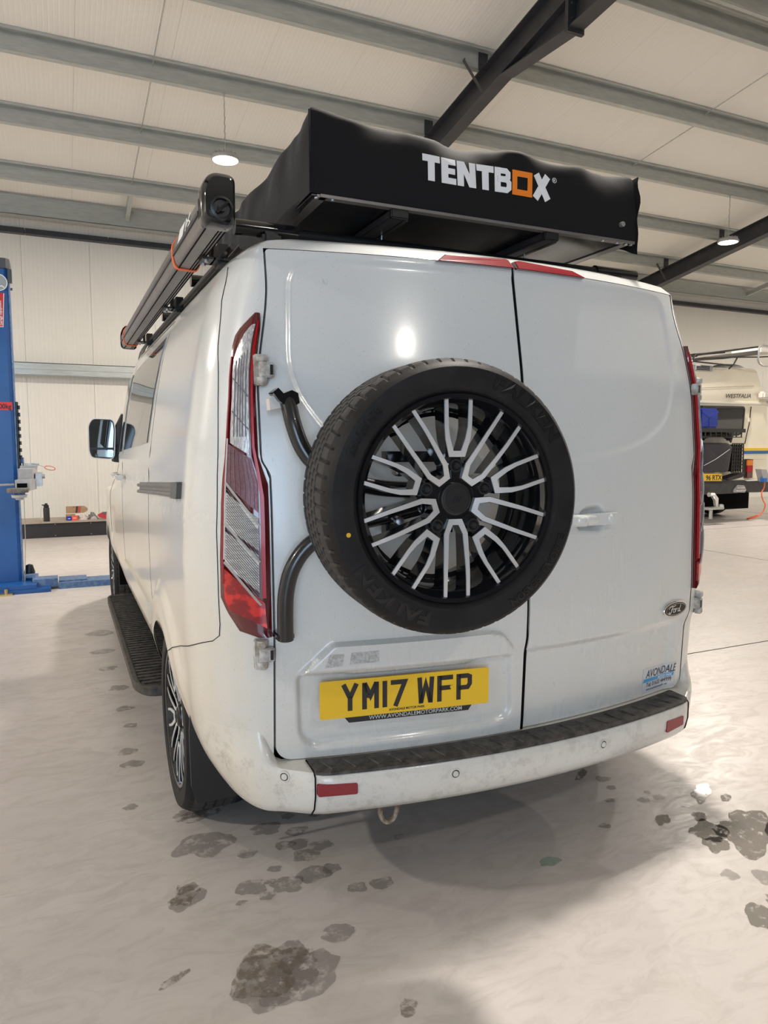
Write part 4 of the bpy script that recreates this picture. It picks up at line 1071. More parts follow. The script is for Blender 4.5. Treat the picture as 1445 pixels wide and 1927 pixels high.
for x in (-.315, .262):
    g = G(); g.box(x - .040, x + .012, TY0 + .012, TY1, TZ0 - .034, TZ0 - .004, None, .006); g.box(x + .012, x + .026, TY0 + .03, TY1, TZ0 - .034, TZ0 - .028)
    rl = g.build('mounting_channel', M_aludark, tent)
    g = G(); g.box(x - .044, x + .016, TY0 + .002, TY0 + .022, TZ0 - .037, TZ0 - .003, None, .004); g.build('channel_cap', M_black, rl)
    g = G(); g.cyl((x + .012, 2.25, TZ0 - .03), (x + .012, 2.25, 2.005), .0035, 8); g.cyl((x + .012, 2.25, 2.022), (x + .012, 2.25, 2.014), .013, 12); g.cyl((x + .012, 2.25, 2.013), (x + .012, 2.25, 2.006), .008, 6); g.box(x - .012, x + .036, 2.232, 2.268, 2.024, 2.029)
    tag(g.build('clamp_bolt', M_steel, rl), label='steel clamp bolt hanging from the channel')
for x in (.47, .535, .578, .60, -.60, -.55): g = G(); g.cyl((x, TY0 + .006, TZ0 - .014), (x, TY0 + .006, TZ0 - .010), .006, 8); g.build('rivet', M_steel, tent)
g = G(); g.cyl((.545, TY0 - .014, 2.160), (.545, TY0, 2.160), .009, 10); g.build('toggle', M_steel, tent)
def tp(u, v, h):
    x, z = -.252 + u, 2.201 + v; q = wrap(x, TY0, z); return (x, q[1] - .0012 - h, z)
g = G()
def blockP(poly): g.prism(poly, 0, .0012, tp)
H_ = .079
blockP([(0, H_), (.062, H_), (.062, H_ - .021), (.043, H_ - .021), (.043, 0), (.019, 0), (.019, H_ - .021), (0, H_ - .021)])
x = .068; blockP([(x, 0), (x, H_), (x + .052, H_), (x + .052, H_ - .019), (x + .024, H_ - .019), (x + .024, .049), (x + .049, .049), (x + .049, .031), (x + .024, .031), (x + .024, .019), (x + .053, .019), (x + .053, 0)])
x = .126; blockP([(x, 0), (x, H_), (x + .027, H_), (x + .045, .040), (x + .045, H_), (x + .068, H_), (x + .068, 0), (x + .043, 0), (x + .023, .040), (x + .023, 0)])
x = .198; blockP([(x, H_), (x + .062, H_), (x + .062, H_ - .021), (x + .043, H_ - .021), (x + .043, 0), (x + .019, 0), (x + .019, H_ - .021), (x, H_ - .021)])
x = .264
g.strip([(x + .011, 0), (x + .011, H_)], .022, 0, .0012, tp)
g.strip([(x + .011, H_ - .0095), (x + .042, H_ - .0095), (x + .050, H_ - .016), (x + .050, .051), (x + .041, .0435), (x + .011, .0435)], .018, 0, .0012, tp)
g.strip([(x + .011, .0095), (x + .045, .0095), (x + .054, .017), (x + .054, .034), (x + .045, .0425), (x + .011, .0425)], .018, 0, .0012, tp)
x = .411; g.strip([(x + .016, H_), (x + .065, 0)], .025, 0, .0012, tp); g.strip([(x + .065, H_), (x + .013, 0)], .025, 0, .0012, tp)
g.text('R', .010, lambda u, v, h: tp(.5012 + u, .0675 + v, h), 0, .0012, .0004)
g.strip([(.505 + .008 * math.cos(a), .071 + .008 * math.sin(a)) for a in np.linspace(0, 2 * math.pi, 25)][:-1], .0016, 0, .0012, tp, True)
g.build('lettering', M_white, tent)
g = G(); g.strip([(.3405, .0095), (.401, .0095), (.401, H_ - .0095), (.3405, H_ - .0095)], .019, 0, .0012, tp, True)
tag(g.build('orange_square', M_orange, tent), label='printed orange square ring')

# awning
AX0, AX1, AY0, AY1, AZ0, AZ1 = -.948, -.862, 1.99, 4.70, 1.958, 2.092
awn = tag(empty('awning', (-.905, 3.3, AZ0)), 'long grey rolled awning case along the left roof edge', 'awning')
sec = rnd_poly([(AX0 + .008, AZ0 + .004), (AX1 - .012, AZ0), (AX1, AZ0 + .03), (AX1, AZ1 - .05), (AX1 - .02, AZ1), (AX0 + .045, AZ1), (AX0, AZ1 - .055), (AX0, AZ0 + .035)], .014, 4)
g = G(); g.prism(sec, AY0 + .02, AY1 - .02, lambda u, v, h: (u, h, v)); g.build('case', M_alu, awn, True, 30)
for x, z in ((AX0 - .0006, AZ0 + .040), (AX0 + .016, AZ0 + .0026), (AX1 - .026, AZ0 + .0006), (AX0 + .052, AZ0 + .0016), (AX1 - .016, AZ0 + .0016)):
    g = G(); g.tube([(x, AY0 + .02, z), (x, AY1 - .02, z)], .0024, 4); g.build('case_groove', M_void, awn)
g = G(); g.box(AX0 - .004, AX0 + .004, AY0 + .03, AY1 - .03, AZ0 + .038, AZ0 + .048); g.build('front_lip', M_aludark, awn)
cx, cz = (AX0 + AX1) / 2, (AZ0 + AZ1) / 2
for y0, y1, s in ((AY0 + .022, AY0 - .035, -1), (AY1 - .022, AY1 + .03, 1)):
    g = G(); cap = [(a, b) for a, b in rnd_poly([(AX0 - .003, AZ0 + .002), (AX1 + .003, AZ0 - .002), (AX1 + .004, AZ1 + .004), (AX0 + .02, AZ1 + .006), (AX0 - .004, AZ1 - .04)], .024, 5)]
    rings = [(1, y0), (1, (y0 + y1) / 2), (.93, y1 - (y1 - y0) * .15), (.78, y1)]
    g.grid([[(cx + (a - cx) * k, y, cz + (b - cz) * k) for k, y in rings] for a, b in cap], closeu=True)
    g.prism([(cx + (a - cx) * .78, cz + (b - cz) * .78) for a, b in cap], y1 - .002 * s, y1, lambda u, v, h: (u, h, v))
    ec = g.build('end_cap', M_blackgl if s < 0 else M_alu, awn, True, 40)
    if s < 0:
        Mx = Matrix.Translation((cx + .004, y1 - .001, cz - .026)) @ Matrix.Rotation(R(90), 4, 'X')
        g = G(); g.lathe([(.030, -.004), (.030, .010), (.024, .012), (.022, .004), (.010, .004), (.010, .014), (.0, .014)], Mx, 28); g.build('crank_socket', M_black, ec, True)
        g = G(); g.lathe([(.0262, .0118), (.0268, .0118)], Mx, 24); g.strip([(-.016, -.016), (.016, .016)], .007, .012, .020, lambda u, v, h: Mx @ Vector((u, v, h))); g.build('socket_ring', M_blackgl, ec)
g = G()
fn_ = lambda u, v, h: (AX0 - .0012 - h, AY0 + .40 - u, AZ0 + .050 + v)
g.prism([(0, 0), (.10, 0), (.16, .030), (.06, .030)], 0, .001, fn_); g.strip([(.15, .002), (.18, .028), (.20, .016), (.17, .012)], .006, 0, .001, fn_); g.strip([(.20, .002), (.24, .006), (.21, .018), (.25, .028)], .006, 0, .001, fn_)
for q in g.v: pass
tag(g.build('lettering', M_white, awn), label='small white print on the awning case')
for y in (2.32, 3.2, 4.3):
    g = G(); g.box(-.892, -.81, y - .04, y + .04, AZ0 - .010, AZ0 - .003); g.box(-.858, -.852, y - .04, y + .04, AZ0 - .01, AZ0 + .08); g.box(-.842, -.812, y - .03, y + .03, AZ0 - .022, 2.0)
    br = g.build('bracket', M_black, awn)
    g = G(); 
    for dy in (-.025, .022): g.cyl((-.878, y + dy, AZ0 - .018), (-.878, y + dy, AZ0 - .010), .007, 6)
    g.build('bracket_bolt', M_steel, br)
for y, lb in ((2.50, 'orange strap round the rear end of the awning case'), (4.50, 'orange strap round the far front end of the awning case')):
    off = .004; path = [(cx + (a - cx) * 1.06, cz + (b - cz) * 1.045) for a, b in sec]
    g = G(); g.strip(path, .004, y - .009, y + .009, lambda u, v, h: (u, h + .05 * (v - cz), v), True)
    tag(g.build('strap', M_strap, None, True), label=lb, cat='strap', group='orange straps round the awning')

# ================================================================ LEFT: VEHICLE LIFT, LOW BENCH AND WHAT STANDS ON IT
M_blue = noisy('blue_enamel', (.006, .075, .28), (.010, .095, .33), 4, .33)
M_bluefl = noisy('blue_scuffed', (.05, .13, .30), (.16, .24, .38), 30, .5, .1)
M_armg = noisy('grey_lift_arm', (.36, .36, .38), (.46, .46, .47), 12, .4)
lift = tag(empty('vehicle_lift', (-1.9, 7.7, 0)), 'blue two-post vehicle lift column with grey lifting arm at the left edge', 'vehicle lift')
g = G(); LX = -1.685
prf = [(-2.10, 7.56), (-1.72, 7.56), (LX, 7.585), (LX, 7.86), (-2.10, 7.86)]
g.prism(prf, .05, 2.985, lambda u, v, h: (u, v, h)); g.build('column', M_blue, lift)
g = G(); g.box(LX - .006, LX + .004, 7.575, 7.60, .06, 2.96); g.build('column_edge', M_bluefl, lift)
g = G(); g.prism([(-2.12, 7.545), (-1.70, 7.545), (-1.672, 7.58), (-1.672, 7.88), (-2.12, 7.88)], 2.985, 3.075, lambda u, v, h: (u, v, h)); g.box(-1.69, -1.655, 7.55, 7.6, 2.86, 2.98); g.cyl((-1.67, 7.55, 2.80), (-1.655, 7.55, 2.80), .012, 8); g.build('top_cap', mat('dark_grey_enamel', (.06, .065, .075), .4), lift)
g = G(); g.lathe([(0, .0), (.078, .0), (.078, .004), (0, .004)], Matrix.Translation((-1.770, 7.558, 2.855)) @ Matrix.Rotation(R(90), 4, 'X'), 32); em = g.build('round_emblem', mat('pale_enamel_disc', (.32, .36, .40), .35), lift)
g = G(); g.lathe([(.070, .0042), (.078, .0052)], Matrix.Translation((-1.770, 7.558, 2.855)) @ Matrix.Rotation(R(90), 4, 'X'), 32); g.strip([(-.02, -.045), (.03, -.03), (.05, -.045)], .010, .004, .006, lambda u, v, h: (-1.770 + u, 7.558 - h, 2.855 + v)); g.build('emblem_rim', M_white, em)
g = G(); g.prism([(-2.0, 2.452), (-1.742, 2.452), (-1.722, 2.76), (-2.0, 2.76)], 0, .002, lambda u, v, h: (u, 7.558 - h, v)); dc = tag(g.build('red_decal', mat('red_vinyl', (.55, .01, .02), .35), lift), label='red garage equipment decal')
g = G(); g.strip([(-2.0, 2.456), (-1.746, 2.456), (-1.727, 2.76)], .006, .002, .003, lambda u, v, h: (u, 7.558 - h, v)); g.text('Garage Equipment', .030, lambda u, v, h: (-1.752 - v, 7.556 - h, 2.468 + u), .0, .001, .0004); g.build('lettering', M_white, dc)
g = G(); g.prism([(-2.02, 1.694), (-1.703, 1.694), (-1.703, 1.768), (-2.02, 1.768)], 0, .002, lambda u, v, h: (u, 7.558 - h, v)); dc = tag(g.build('load_label', mat('bright_red_vinyl', (.72, .02, .02), .4), lift), label='red load label reading 00kg')
g = G(); g.text('00kg', .062, lambda u, v, h: (-1.712 + u, 7.556 - h, 1.708 + v), 0, .001, .0015, 'RIGHT', sx=.85); g.build('lettering', M_ink, dc)
g = G()      # toothed rack guide on the column's inner side
g.box(LX, LX + .028, 7.60, 7.66, 1.16, 1.775)
for k in range(9): g.box(LX + .02, LX + .042, 7.60, 7.66, 1.17 + k * .067, 1.205 + k * .067)
g.build('safety_rack', M_black, lift)
g = G(); g.box(LX, LX + .05, 7.62, 7.80, .9, 1.25); g.build('carriage', M_blue, lift)
arm = empty('lift_arm', (-1.60, 7.2, 1.05), lift)
g = G(); g.prism([(-1.66, 7.62), (-1.52, 7.62), (-1.545, 7.22), (-1.665, 7.20)], 1.06, 1.155, lambda u, v, h: (u, v, h)); g.box(-1.66, -1.515, 7.5, 7.66, 1.155, 1.175); g.build('arm_beam', M_armg, arm)
g = G(); g.prism([(-1.688, 7.08), (-1.572, 7.08), (-1.522, 7.32), (-1.640, 7.34)], .965, 1.062, lambda u, v, h: (u, v, h)); g.prism([(-1.676, 7.075), (-1.585, 7.075), (-1.58, 7.085), (-1.68, 7.085)], .99, 1.035, lambda u, v, h: (u, v, h)); g.build('arm_end', M_armg, arm)
g = G(); g.prism([(-1.672, 7.07), (-1.59, 7.07), (-1.59, 7.078), (-1.672, 7.078)], .995, 1.032, lambda u, v, h: (u, v, h)); g.build('arm_opening', M_void, arm)
g = G(); g.lathe([(0, 0), (.085, 0), (.088, .008), (.088, .030), (.082, .038), (0, .038)], Matrix.Translation((-1.665, 7.02, .955)), 24); g.build('rubber_pad', noisy('worn_rubber_pad', (.10, .09, .085), (.2, .18, .17), 40, .7), arm, True)
g = G(); g.lathe([(0, -.045), (.03, -.045), (.035, -.03), (.06, -.025), (.065, .0), (0, 0)], Matrix.Translation((-1.655, 7.03, .935)), 20); g.build('pad_socket', M_armg, arm, True)
g = G(); g.box(-1.53, -1.475, 7.30, 7.62, .99, 1.11); g.cyl((-1.475, 7.36, 1.08), (-1.45, 7.36, 1.08), .022, 10); g.box(-1.60, -1.50, 7.55, 7.62, 1.175, 1.195)
for k in range(5): g.cyl((-1.645 + .024 * k, 7.56, 1.175), (-1.645 + .024 * k, 7.56, 1.198), .009, 8)
g.build('arm_lock', M_steel, arm)
g = G(); g.tube([(-2.1, 7.2, 1.005), (-1.70, 7.2, 1.018)], .011, 8); g.build('arm_rod', M_steel, arm)
g = G(); g.tube([(-1.56, 7.5, 1.19), (-1.50, 7.42, 1.185), (-1.45, 7.38, 1.165)], .0025, 5); g.build('pull_cable', M_steel, arm)
g = G(); c = Vector((-1.405, 7.36, 1.155)); g.tube([c + Vector((.045 * math.cos(a), .01 * math.sin(a), .018 * math.sin(a) - .008 * math.cos(a))) for a in np.linspace(0, 2 * math.pi, 20)], .0035, 6); g.build('red_loop', mat('red_cord', (.7, .08, .07), .5), arm)
g = G(); g.tube([(-1.64, 7.5, .90), (-1.645, 7.54, .5), (-1.665, 7.54, .08)], .004, 6); g.build('hanging_cable', M_steel, lift)
g = G(); g.box(-2.3, -1.44, 7.28, 7.95, .0, .035); g.box(-2.3, -1.56, 7.30, 7.95, .035, .075); g.build('base_plate', M_blue, lift)
g = G(); g.box(-1.60, -1.38, 7.42, 7.60, .02, .10); g.box(-1.66, -1.58, 7.55, 7.64, .10, .125); g.build('cable_cover', M_bluefl, lift)
g = G(); g.prism([(7.38, 0), (7.40, .055), (7.66, .055), (7.72, 0)], -1.372, -.62, lambda u, v, h: (h, u, v)); ra = g.build('floor_ramp', M_bluefl, lift)
g = G(); g.prism([(7.44, .0), (7.46, .068), (7.70, .068), (7.76, 0)], -1.372, -1.12, lambda u, v, h: (h, u, v)); g.build('floor_ramp', M_bluefl, lift)
g = G(); g.cyl((-1.81, 7.24, 0), (-1.81, 7.24, .06), .015, 6); g.box(-1.86, -1.76, 7.22, 7.28, 0, .015); g.build('anchor_bolt', mat('brass', (.55, .42, .2), .4, .8), lift)
g = G(); g.lathe([(0, 0), (.04, 0), (.05, .05), (.03, .12), (0, .13)], Matrix.Translation((-1.63, 7.72, .08)), 12); g.build('cable_boot', M_black, lift, True)

bench = tag(empty('low_platform', (-1.4, 11.8, 0)), 'low black-fronted platform with a wooden top against the far wall', 'platform')
g = G(); g.box(-3.6, -.52, 11.55, 11.57, 0, .215); fb = g.build('front_board', mat('black_board', (.018, .016, .017), .45), bench)
g = G(); g.box(-3.6, -3.58, 11.57, 12.2, 0, .215); g.box(-.54, -.52, 11.57, 12.2, 0, .215); g.build('end_board', MATS['black_board'], bench)
g = G(); g.box(-3.62, -.50, 11.53, 12.22, .215, .238); g.build('top_board', noisy('plywood_top', (.42, .33, .26), (.30, .25, .21), 8, .5, vec=(1, 8, 1)), bench)
for x in (-1.42, -.93, -1.95, -2.5):
    for z in (.03, .195):
        g = G(); g.lathe([(0, .003), (.006, .003), (.007, 0)], Matrix.Translation((x, 11.55, z)) @ Matrix.Rotation(R(90), 4, 'X'), 10); g.build('screw', M_steel, fb)
bt = tag(empty('water_flask', (-1.53, 11.62, .238)), 'black water flask with a spout lid standing on the low platform', 'flask')
Mb = Matrix.Translation((-1.53, 11.62, .238))
g = G(); g.lathe([(0, 0), (.040, 0), (.043, .004), (.043, .19), (.040, .205), (.030, .212), (0, .212)], Mb, 28); g.build('flask_body', mat('matt_black', (.02, .02, .022), .5), bt, True)
g = G(); g.lathe([(.034, .212), (.036, .216), (.036, .236), (.028, .245), (.020, .248), (.018, .268), (0, .27)], Mb, 24); g.box(-.060, -.02, -.012, .012, .238, .252, Mb, .003); g.build('lid', M_black, bt, True)
g = G(); g.tube([(-1.575, 11.62, .47), (-1.60, 11.62, .42), (-1.61, 11.62, .34), (-1.606, 11.62, .26)], .006, 6); g.build('carry_loop', mat('pale_cord', (.6, .57, .52), .7), bt)
bx = tag(empty('cardboard_box', (-1.13, 11.72, .238)), 'open cardboard box with its printed lid standing up, on the low platform', 'box')
M_card = noisy('cardboard', (.36, .235, .135), (.42, .28, .17), 20, .8)
g = G(); g.box(-1.27, -1.02, 11.73, 11.84, .238, .315); g.build('box_tray', M_card, bx)
lid = rnd_poly([(-1.265, .335), (-.985, .335), (-.95, .38), (-.985, .425), (-1.265, .425)], .05)
lid = [(-1.265, .325), (-1.02, .325), (-.975, .345), (-.955, .375), (-.965, .405), (-1.01, .432), (-1.265, .432)]
g = G(); g.prism(lid, 11.845, 11.852, lambda u, v, h: (u, h, v)); ld = g.build('box_lid', M_card, bx)
g = G(); g.prism([(-1.135, .327), (-1.11, .327), (-1.09, .43), (-1.12, .43)], 11.842, 11.844, lambda u, v, h: (u, h, v)); g.build('dark_print', mat('dark_brown_print', (.05, .035, .03), .6), ld)
g = G(); g.prism([(-1.108, .327), (-1.07, .327), (-1.05, .43), (-1.088, .43)], 11.842, 11.844, lambda u, v, h: (u, h, v)); g.prism([(-1.165, .41), (-1.145, .41), (-1.145, .43), (-1.165, .43)], 11.842, 11.844, lambda u, v, h: (u, h, v)); g.build('red_print', mat('rust_print', (.42, .10, .05), .6), ld)
g = G(); g.box(-1.14, -1.03, 11.71, 11.73, .300, .322); g.build('white_flap', M_white, bx)
g = G(); g.box(-1.265, -1.19, 11.60, 11.655, .238, .298, None, .003); o1 = tag(g.build('small_box', mat('blue_card', (.01, .03, .33), .5)), label='small blue carton in front of the cardboard box', cat='carton')
g = G(); g.prism([(0, 0), (.035, 0), (.035, .008), (0, .008)], 0, .0006, lambda u, v, h: (-1.245 + u, 11.5995 - h, .262 + v)); g.build('printed_band', M_white, o1)
g = G(); g.add([(-1.185, 11.60, .238), (-1.115, 11.60, .238), (-1.105, 11.60, .305), (-1.19, 11.60, .30), (-1.185, 11.65, .238), (-1.115, 11.65, .238), (-1.105, 11.65, .305), (-1.19, 11.65, .30)], [(0, 1, 2, 3), (4, 7, 6, 5), (0, 4, 5, 1), (1, 5, 6, 2), (2, 6, 7, 3), (3, 7, 4, 0)])
o1 = tag(g.build('small_box', mat('coral_card', (.85, .10, .05), .5)), label='small coral red carton beside the blue carton', cat='carton')
g = G(); g.prism([(0, 0), (.045, 0), (.045, .008), (0, .008)], 0, .0006, lambda u, v, h: (-1.175 + u, 11.5995 - h, .268 + v)); g.build('printed_band', M_white, o1)
def lump(name, c, sx, sy, sz, m, label, cat, seed, amp=.3):
    g = G(); rows = []
    for i in range(25):
        th = math.pi / 2 * i / 24
        rows.append([]) 
        for j in range(33):
            a = 2 * math.pi * j / 32; p = Vector((math.cos(th) * math.cos(a), math.cos(th) * math.sin(a), math.sin(th)))
            r_ = 1 + amp * noise.noise(Vector((p.x * 2.4 + seed, p.y * 2.4, p.z * 2.4))) + amp * .4 * noise.noise(Vector((p.x * 7 + seed, p.y * 7, p.z * 7)))
            rows[-1].append((c[0] + sx * p.x * r_, c[1] + sy * p.y * r_, c[2] + sz * p.z * r_))
    g.grid(np.array(rows)); g.add([q for q in rows[0][:-1]], [tuple(range(32))]); return tag(g.build(name, m, None, True, 60), label=label, cat=cat)
lump('plastic_bag', (-1.035, 11.655, .238), .055, .040, .080, noisy('clear_poly', (.55, .48, .45), (.70, .65, .62), 30, .25), 'crumpled clear plastic bag between the cartons and the grey rag', 'bag', 3, .5)
lump('rag', (-.900, 11.69, .238), .060, .05, .088, noisy('grey_rag_cloth', (.10, .09, .085), (.28, .27, .26), 22, .8), 'crumpled dark grey rag on the low platform', 'rag', 9, .45)
lump('mask', (-.885, 11.585, .238), .042, .024, .052, noisy('pale_grey_fabric', (.48, .47, .47), (.36, .35, .35), 30, .7), 'pale grey crumpled cloth in front of the dark grey rag', 'cloth', 14, .35)
tl_ = tag(empty('red_pouch', (-.74, 11.68, .238)), 'red and grey tool pouch at the right end of the low platform', 'pouch')
g = G(); g.prism([(-.83, .30), (-.80, .262), (-.72, .245), (-.64, .248), (-.64, .335), (-.76, .335)], 11.64, 11.72, lambda u, v, h: (u, h, v)); g.build('pouch_body', mat('red_fabric', (.50, .04, .05), .6), tl_)
g = G(); g.prism([(-.75, .315), (-.64, .31), (-.64, .342), (-.76, .342)], 11.635, 11.70, lambda u, v, h: (u, h, v)); g.build('pouch_flap', mat('grey_fabric', (.12, .12, .13), .7), tl_)

# ================================================================ RIGHT: OLD CAMPER VAN
CY = 9.2
M_cream = noisy('cream_paint', (.82, .76, .60), (.87, .81, .66), 2.5, .35)
M_white2 = noisy('white_grp', (.66, .64, .58), (.70, .68, .62), 6, .4)
camper = tag(empty('camper_van', (9.7, 11.2, 0)), 'old cream camper van with roof rack, parked behind on the right', 'camper van')
def rear(u, v, h): return (u, CY - h, v)
g = G(); bodyp = rnd_poly([(8.66, .62), (10.72, .62), (10.76, 1.25), (10.66, 2.14), (8.70, 2.14), (8.62, 1.25)], .08)
g.prism(bodyp, 0, 1, lambda u, v, h: (u, CY + .02 + 4.6 * h, v)); g.build('body', M_cream, camper)
g = G(); hp = rnd_poly([(8.68, 2.10), (10.70, 2.10), (10.44, 2.77), (8.86, 2.72)], .10)
g.prism(hp, 0, 1, lambda u, v, h: (u, CY + .03 + (v - 2.1) * .12 + 4.2 * h, v)); g.build('high_roof', M_cream, camper)
g = G(); g.box(8.68, 10.70, CY - .01, CY + .05, 2.10, 2.125); g.build('roof_seam', M_white2, camper)
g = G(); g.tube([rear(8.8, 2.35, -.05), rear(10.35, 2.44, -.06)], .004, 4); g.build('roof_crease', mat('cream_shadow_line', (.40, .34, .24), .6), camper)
g = G(); g.text('WESTFALIA', .105, lambda u, v, h: rear(9.585 + u, 2.20 + v + u * .03, -.028 + h), 0, .003, .001, sx=1.22, shear=.25); g.build('lettering', mat('dark_grey_print', (.08, .07, .06), .5), camper)
wpoly = rnd_poly([(8.75, 2.035), (10.055, 2.045), (10.03, 1.60), (9.93, 1.545), (8.75, 1.53)], .06)
g = G(); g.prism(wpoly, -.015, .006, rear); rw = g.build('rear_window', M_glass, camper)
g = G(); g.strip(wpoly, .03, -.01, .012, rear, True); g.build('window_rubber', M_black, rw)
for x in (10.20,):
    g = G(); g.strip([(10.24, 2.06), (10.21, 1.75), (10.15, 1.52), (10.12, 1.38)], .008, -.012, .0, rear); g.build('tailgate_gap', M_void, camper)
g = G(); g.box(10.15, 10.20, CY - .02, CY, 1.78, 1.86, None, .008); g.build('tailgate_hinge', M_cream, camper)
g = G(); g.box(10.1, 10.76, CY - .002, CY + .03, 1.255, 1.305); g.build('yellow_stripe', mat('yellow_stripe_paint', (.78, .52, .01), .4), camper)
g = G(); g.box(10.1, 10.76, CY - .002, CY + .03, 1.20, 1.255); g.build('blue_stripe', mat('blue_stripe_paint', (.015, .12, .35), .4), camper)
g = G(); g.box(9.0, 10.76, CY - .006, CY + .02, 1.105, 1.12); g.build('body_crease', M_cream, camper)
tlc = empty('rear_lamp', (10.225, CY, .77), camper)
for z0, z1, m_ in ((.985, 1.085, mat('amber_lens', (.75, .22, .01), .15)), (.865, .985, M_redhi), (.765, .865, M_redd)):
    g = G(); g.box(10.145, 10.30, CY - .05, CY, z0, z1, None, .008); g.build('lens', m_, tlc)
g = G(); g.box(10.13, 10.315, CY - .03, CY + .01, .755, 1.095); g.build('lamp_frame', M_black, tlc)
g = G(); g.prism([(8.6, .50), (9.72, .50), (9.80, .585), (10.05, .505), (10.80, .50), (10.80, .71), (9.95, .71), (9.86, .735), (8.6, .735)], .02, .22, rear); g.build('rear_bumper', noisy('dark_steel_bumper', (.03, .03, .032), (.05, .05, .05), 9, .5), camper)
g = G(); g.prism([(8.6, .735), (9.86, .735), (9.95, .712), (10.8, .712), (10.80, .722), (9.96, .722), (9.86, .745), (8.6, .745)], .0, .22, rear); g.build('bumper_top', M_white2, camper)
g = G(); g.prism(rnd_poly([(9.84, .52), (10.13, .51), (10.16, .56), (10.10, .64), (9.93, .65), (9.85, .57)], .02), .22, .24, rear); fl = g.build('fog_lamp', M_armg, camper)
g = G(); g.box(9.90, 10.10, CY - .26, CY - .235, .585, .61); g.box(9.88, 10.12, CY - .26, CY - .235, .535, .56); g.build('lamp_lens', M_clear, fl)
g = G(); g.box(8.75, 10.60, CY + .25, CY + 3.9, .16, .65); g.build('underbody', M_void, camper)  # underbody hung low and near-black, putting the shade beneath it into the colour
for x in (8.85, 10.45):
    for y in (CY + .95, CY + 3.6):
        g = G(); Mw = Matrix.Translation((x, y, .36)) @ Matrix.Rotation(R(90), 4, 'Y'); g.lathe([(0, -.09), (.20, -.09), (.22, -.11), (.33, -.11), (.36, -.08), (.36, .08), (.33, .11), (.22, .11), (.20, .09), (0, .09)], Mw, 36); wl_ = g.build('wheel', M_rubber, camper, True)
        g = G(); g.lathe([(0, .095), (.08, .10), (.19, .092)], Mw, 24); g.build('wheel_disc', M_armg, wl_)
pl_ = g = G(); g.prism(rnd_poly([(9.02, .745), (9.545, .735), (9.545, .862), (9.02, .872)], .01), .30, .305, rear); pt = tag(g.build('number_plate', M_yellow, camper), label='yellow rear number plate, readable part 96 RTX')
g = G(); g.text('96 RTX', .118, lambda u, v, h: rear(9.535 + u, .757 + v, .305 + h), 0, .002, .0026, 'RIGHT', sx=1.0); g.build('lettering', M_ink, pt)
g = G(); g.box(8.7, 9.66, CY - .30, CY - .02, .735, .76); g.prism([(9.56, .75), (9.70, .74), (10.0, .79), (10.06, .86), (9.98, .86), (9.70, .80)], .10, .30, rear); g.build('swing_carrier', mat('dark_carrier_steel', (.022, .022, .024), .5), camper)
# tow hitch: silver ball coupling
hitch = empty('tow_hitch', (9.3, CY - .45, .3), camper)
g = G(); g.tube([(9.14, CY - .45, .52), (9.22, CY - .45, .52), (9.30, CY - .45, .44), (9.32, CY - .45, .30)], [.04, .05, .05, .035], 10); g.build('coupling_arm', M_chrome, hitch, True)
g = G(); g.box(9.05, 9.45, CY - .52, CY - .36, .26, .30, None, .01); g.lathe([(0, 0), (.05, 0), (.04, .05), (0, .06)], Matrix.Translation((9.44, CY - .45, .29)), 14); g.build('coupling_plate', M_steel, hitch)
g = G(); g.cyl((9.2, CY - .45, .26), (9.2, CY - .45, .10), .03, 10); g.build('jockey_post', M_steel, hitch)
# rear shelf with can
sh_ = g = G(); g.box(8.8, 9.99, CY - .34, CY - .06, 1.625, 1.645); g.box(8.8, 9.99, CY - .345, CY - .335, 1.58, 1.645); g.prism([(9.82, 1.60), (9.99, 1.60), (9.92, 1.40), (9.86, 1.46)], .10, .12, rear)
for x in np.linspace(8.9, 9.9, 9): g.box(x - .01, x + .01, CY - .342, CY - .33, 1.50, 1.60)
g.box(8.8, 9.92, CY - .342, CY - .33, 1.49, 1.505); shf = g.build('rear_shelf', M_black, camper)
can = tag(empty('water_can', (9.16, CY - .2, 1.645)), 'blue plastic jerry can on the rear shelf of the cream camper', 'jerry can')
M_can = mat('blue_plastic', (.005, .035, .34), .35)
g = G(); g.box(8.93, 9.36, CY - .32, CY - .10, 1.648, 1.99, None, .03); g.build('can_body', M_can, can, True, 40)
g = G(); g.strip([(8.95, 1.93), (9.10, 1.84), (9.34, 1.80)], .012, .318, .326, rear); g.strip([(9.13, 1.66), (9.13, 1.84)], .012, .318, .326, rear); g.strip([(9.13, 1.80), (9.34, 1.93)], .012, .318, .326, rear); g.strip([(8.95, 1.74), (9.34, 1.72)], .012, .318, .326, rear); g.build('moulded_rib', M_can, can)
g = G(); g.cyl((9.02, CY - .22, 1.985), (9.02, CY - .22, 2.03), .06, 16); g.build('screw_lid', M_black, can)
bag = tag(empty('storage_bag', (9.38, CY - .25, .90)), 'large black canvas storage bag strapped behind the cream camper', 'bag')
g = G(); rows = []
bp = rnd_poly([(9.0, .90), (9.66, .89), (9.74, 1.33), (9.66, 1.395), (9.0, 1.40)], .05, 6)
rr_ = []
for u, v in bp:
    rr_.append([(9.36 + (u - 9.36) * k + .012 * nz(u, v, h, 6), CY - h - .012 * nz(u, h, v, 8), 1.14 + (v - 1.14) * k) for k, h in ((1, .05), (1, .28), (.97, .31), (.85, .325), (.5, .33), (.02, .335))])
g.grid(rr_, closeu=True); g.build('bag_body', mat('charcoal_canvas', (.035, .032, .04), .65), bag, True, 60)
g = G(); g.tube([rear(9.03, 1.01, .335), rear(9.3, 1.12, .345), rear(9.62, 1.28, .335), rear(9.74, 1.33, .28)], .014, 4, True, .3); g.build('bag_strap', mat('grey_webbing', (.25, .25, .27), .6), bag)
